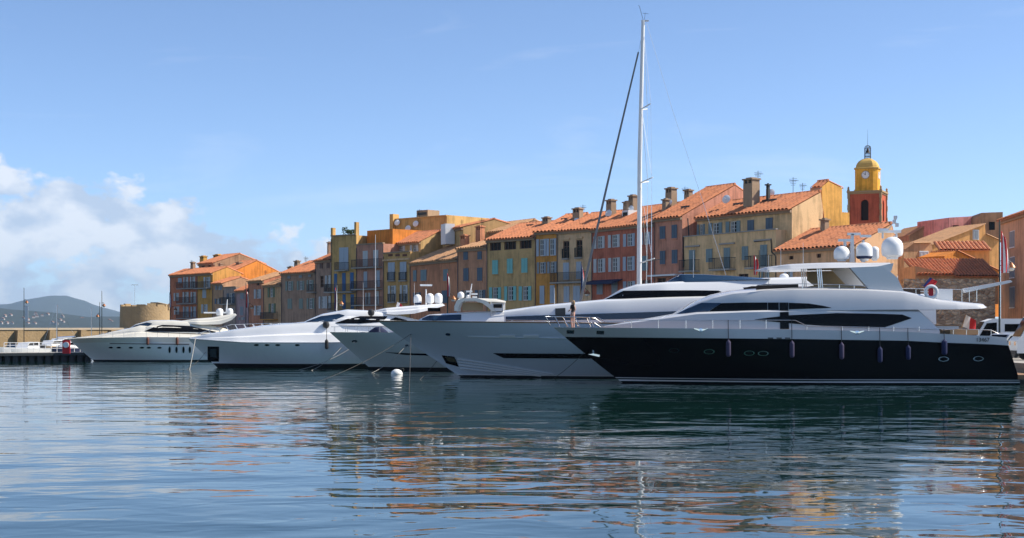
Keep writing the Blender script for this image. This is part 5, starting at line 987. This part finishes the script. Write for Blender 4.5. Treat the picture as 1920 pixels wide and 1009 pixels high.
def small_boat(x, d, Lm, label, kind, yaw):
    p = water_at(x, HZ + F * CZ / d); root = thing('small_boat', label, 'boat', (p.x, d, 0), yaw); B = Lm * .36; mb = MB(); h = Lm * .14
    def hb(t): return B / 2 * (1 - (1 - min(1, t / .55)) ** 2) ** .8
    for sg in (-1, 1): mb.grid(lambda t, v_: (lerp(.12 * (1 - v_) * Lm, 0, v_) * (1 - t) + t * Lm, sg * hb(t) * (.75 + .25 * v_), -.1 + (h + .25 * (1 - t)) * v_ + .1 * v_), [i / 12 for i in range(13)], [0, .5, 1])
    mb.add([(Lm, -B / 2, .0), (Lm, B / 2, .0), (Lm, B / 2, h), (Lm, -B / 2, h)], [(0, 1, 2, 3)]); mb.build('hull', whitep if kind != 2 else navy, root, 40, fix=False)
    mb = MB(); n = 12; mb.grid(lambda t, s_: (t * Lm, s_ * hb(t), h + .2 * (1 - t) - .02), [i / n for i in range(n + 1)], [-1, 0, 1]); mb.build('deck', gel, root, fix=False)
    if kind in (0, 2):
        mb = MB(); mb.prism([(Lm * .3, h), (Lm * .4, h + .75), (Lm * .72, h + .8), (Lm * .74, h)], -B * .32, B * .32); cb = mb.build('cabin', gel, root); MB().prism([(Lm * .36, h + .4), (Lm * .41, h + .68), (Lm * .68, h + .7), (Lm * .69, h + .4)], -B * .325, B * .325).build('window', glass, cb)
    else:
        MB().prism([(Lm * .4, h), (Lm * .47, h + .55), (Lm * .49, h + .55), (Lm * .44, h)], -B * .3, B * .3).build('windscreen', blueglass, root); MB().box(Lm * .6, Lm * .75, -B * .3, B * .3, h - .1, h + .35).build('seat', tan_fabric if kind == 1 else navy, root)
    MB().box(Lm * .97, Lm * 1.04, -.2, .2, h * .2, h + .45).build('outboard_motor', rubber, root)
    return root
for x, d, Lm, lab, kd, yw in ((-8, 158, 5.5, 'small white open boat cut by the left edge of the picture', 1, 1.2), (20, 150, 5.8, 'small white motorboat with cabin left of the bannered lamp post', 0, 1.3), (48, 156, 5.2, 'small white open boat beneath the banner', 1, 1.1),
    (66, 165, 6.2, 'small white cabin boat between the banner and the grey mast', 0, 1.25), (98, 158, 5.6, 'small navy hulled boat right of the moored sailboat mast', 2, 1.2), (116, 170, 5.4, 'small white open boat behind the red life ring stand', 1, 1.35)): small_boat(x, d, Lm, lab, kd, yw)
o = small_boat(80, 172, 7.5, 'small sailboat with bare mast behind the pontoon', 0, 1.25); hh = P(0, 570, 170).z
MB().tube([(2.8, 0, .8), (2.8, 0, hh)], .07, 8, r1=.05).tube([(2.8, 0, 1.9), (6.2, 0, 2.0)], .12, 8).tube([(2.8, 0, hh), (.1, 0, 1.2)], .012, 4).tube([(2.8, 0, hh), (7.4, 0, 1.1)], .012, 4).build('mast', steel, o)
o = small_boat(150, 205, 7.0, 'distant small sailboat with thin mast near the breakwater', 0, 1.2); hh = P(0, 577, 205).z
MB().tube([(2.6, 0, .8), (2.6, 0, hh)], .05, 8).tube([(2.6, 0, 1.8), (5.8, 0, 1.9)], .1, 8).build('mast', steel, o)
# ------------------------------------------------------------------ mooring lines, buoy
def line(name, p0, p1, label, m=rope, r=.016, sag=.25):
    p0, p1 = Vector(p0), Vector(p1); root = thing('mooring_line', label, 'rope', p0); n = 10
    MB().tube([(p1 - p0) * (i / n) - Vector((0, 0, sag * 4 * (i / n) * (1 - i / n))) for i in range(n + 1)], r, 5).build('rope', m, root)
def on(yacht, x, y):
    u, zz = yacht.uz(x, y); yy = yacht.near(u, zz); ca, sa = math.cos(yacht.pl.ang), math.sin(yacht.pl.ang); return Vector((yacht.pl.A.x + u * ca - yy * sa, yacht.pl.A.y + u * sa + yy * ca, zz))
def under(x, y): p = water_at(x, y); p.z = -.1; return p
line('a', on(G, 764, 627), under(587, 716), 'dark mooring line slanting left from the grey bow'); line('b', on(G, 764, 627), under(767, 741), 'dark mooring chain hanging straight down from the grey bow', sag=.05)
line('c', on(G, 813, 680), under(784, 712), 'short mooring line below the anchor pocket of the grey yacht', sag=.05); line('d', on(Y, 1100, 664), under(1034, 709), 'dark mooring line from the anchor of the black yacht', sag=.1)
line('e', on(Wt, 640, 652), under(577, 695), 'pale mooring line below the white yacht left of its twin', white_rope); line('f', on(Wt, 655, 655), under(546, 694), 'pale mooring line below the white yacht reaching further left', white_rope)
line('g', on(Wt, 366, 634), under(355, 693), 'white mooring line dropping from the bow of the white yacht', white_rope, .035, .1); line('h', on(Wt, 385, 662), under(342, 693), 'dark mooring line below the bow of the white yacht')
line('i', on(Sg, 760, 650), under(690, 700), 'pale mooring line from the green grey bow', white_rope)
p = water_at(744, 702); o = thing('mooring_buoy', 'round white mooring buoy floating before the grey bow', 'buoy', p); MB().lathe([(.01, -.3), (.28, -.22), (.4, -.05), (.41, .08), (.33, .24), (.16, .34), (.01, .36)], 22).build('float', whitep, o, 40)
MB().tube([(.36 + .12 * math.cos(t), 0, .3 + .12 * math.sin(t)) for t in [i * math.pi / 6 for i in range(13)]], .03, 6).build('ring', greyp, o)
# ------------------------------------------------------------------ woman on the bow
def person():
    d = Y.pl.A.y + Y.B / 2 - .6; foot = P(1074, 616, d); foot.z = Y.zs(Y.uz(1074, 614)[0]) - .1; root = thing('person', 'woman in black top and pink trousers standing on the black bow', 'person', foot, R(-60)); k = 1.16 / 1.68
    k = 1.0; J = dict(pel=(0, 0, .93), waist=(.0, .02, 1.08), chest=(0, 0, 1.3), neck=(.0, -.02, 1.45), head=(0, -.03, 1.53), top=(0, -.03, 1.66), lh=(.09, 0, .9), lk=(.1, -.03, .5), la=(.1, .02, .09), lt=(.1, -.13, .03), rh=(-.09, 0, .9), rk=(-.1, -.05, .5), ra=(-.1, .02, .09), rt=(-.1, -.13, .03), ls=(.17, 0, 1.39), le=(.24, .03, 1.12), lw=(.2, -.12, .93), lf=(.19, -.17, .86), rs=(-.17, 0, 1.39), re=(-.25, .0, 1.14), rw=(-.16, -.2, 1.05), rf=(-.1, -.25, 1.04))
    rad = dict(pel=.135, waist=.11, chest=.125, neck=.05, head=.085, top=.07, lh=.095, lk=.06, la=.042, lt=.035, ls=.055, le=.04, lw=.028, lf=.03)
    E = [('pel', 'waist'), ('waist', 'chest'), ('chest', 'neck'), ('neck', 'head'), ('head', 'top'), ('pel', 'lh'), ('lh', 'lk'), ('lk', 'la'), ('la', 'lt'), ('pel', 'rh'), ('rh', 'rk'), ('rk', 'ra'), ('ra', 'rt'), ('chest', 'ls'), ('ls', 'le'), ('le', 'lw'), ('lw', 'lf'), ('chest', 'rs'), ('rs', 're'), ('re', 'rw'), ('rw', 'rf')]
    names = list(J); me = bpy.data.meshes.new('body'); me.from_pydata([J[n] for n in names], [(names.index(a), names.index(b)) for a, b in E], []); me.materials.append(skin); me.materials.append(dark_fabric); me.materials.append(mat('pink_trousers', (.62, .36, .28), .85))
    o = link('body', me, root); sk = o.modifiers.new('skin', 'SKIN'); sd = o.modifiers.new('sub', 'SUBSURF'); sd.levels = sd.render_levels = 2
    for i, n in enumerate(names):
        r = rad.get(n) or rad['l' + n[1:]]; me.skin_vertices[0].data[i].radius = (r, r); me.skin_vertices[0].data[i].use_root = (n == 'pel')
    dg = bpy.context.evaluated_depsgraph_get(); m2 = bpy.data.meshes.new_from_object(o.evaluated_get(dg)); o.modifiers.clear(); o.data = m2
    for mt in (skin, dark_fabric, MATS['pink_trousers']):
        if mt.name not in [m.name for m in m2.materials]: m2.materials.append(mt)
    for p_ in m2.polygons:
        c = p_.center; p_.material_index = 2 if (c.z < 1.0 and abs(c.x) < .2 and c.z > .08 and not (c.y < -.1 and c.z > .8)) else (1 if 1.0 <= c.z < 1.43 and abs(c.x) < .19 and c.y > -.14 else 0); p_.use_smooth = True
    hm_ = MB(); hm_.lathe([(.02, 1.69), (.07, 1.675), (.1, 1.62), (.105, 1.55), (.1, 1.47), (.06, 1.42), (.02, 1.41)], 14, (0, .015, 0)); ho = hm_.build('hair', mat('blond_hair', (.3, .19, .09), .7), root, 60); ho.location.y = .02
person()
# ------------------------------------------------------------------ vehicles on the quay
def van(label, x, ytop, d, Lm, yaw, hgt=2.6, col=None, cat='van'):
    p = P(x, ytop, d); root = thing('parked_van', label, cat, (p.x, d, QZ + .004), yaw); w_ = 2.0; m = col or whitep
    prof = [(0, .45), (0, hgt * .42), (.25, hgt * .5), (.95, hgt * .93), (1.5, hgt), (Lm - .1, hgt), (Lm, hgt * .9), (Lm, .45)]; MB().prism(prof, 0, w_).build('body', m, root)
    for ya, yb in ((-.012, .02), (w_ - .02, w_ + .012)): MB().prism([(.55, hgt * .55), (1.05, hgt * .88), (1.75, hgt * .9), (1.75, hgt * .55)], ya, yb).build('side_window', glass, root); MB().prism([(2.3, hgt * .66), (2.3, hgt * .86), (Lm * .7, hgt * .86), (Lm * .7, hgt * .66)], ya, yb).build('side_window', glass, root)
    MB().add([(.24, .12, hgt * .51), (.24, w_ - .12, hgt * .51), (.92, w_ - .16, hgt * .92), (.92, .16, hgt * .92)], [(0, 1, 2, 3)]).build('windscreen', glass, root, fix=False, loc=(-.02, 0, .01))
    for ux in (1.0, Lm - 1.1):
        for yy in (.0, w_): 
            o = MB().lathe([(.2, -.1), (.33, -.1), (.35, -.05), (.35, .05), (.33, .1), (.2, .1)], 18).build('wheel', rubber, root, 40, loc=(ux, yy, .35)); o.rotation_euler = (R(90), 0, 0); MB().lathe([(.01, -.06), (.2, -.08), (.2, .08), (.01, .06)], 14).build('rim', steel, o, 40)
    for yy in (.25, w_ - .55): MB().box(-.03, .02, yy, yy + .3, hgt * .32, hgt * .4).build('headlight', chrome, root)
    MB().box(-.08, .1, 0.05, w_ - .05, .4, .62).build('bumper', rubber, root)
van('white camper van parked behind the stern of the black yacht', 1822, 604, 103, 5.4, R(-8), 2.75); van('tall white truck cut by the right edge of the picture', 1907, 590, 92, 6.5, R(-4), 3.0, None, 'truck'); van('low silver van parked between the camper and the truck', 1872, 621, 97.5, 4.2, R(20), 1.75, mat('silver_paint', (.5, .5, .5), .3, .5))
# ------------------------------------------------------------------ haze
mb = MB().box(-8900, 8900, -150, 12500, -1.5, 420); hz = mb.mesh('haze', [], None)
hm_ = bpy.data.materials.new('haze_air'); hm_.use_nodes = True; t = hm_.node_tree; t.nodes.clear(); pv = N(t, 'ShaderNodeVolumePrincipled'); pv.inputs['Color'].default_value = (.52, .74, 1.0, 1); pv.inputs['Density'].default_value = 6.5e-5; pv.inputs['Anisotropy'].default_value = .2
oo = N(t, 'ShaderNodeOutputMaterial'); t.links.new(pv.outputs[0], oo.inputs['Volume']); hz.materials.append(hm_)
tag(link('haze', hz), 'thin blue haze over the bay', None, None, 'stuff')
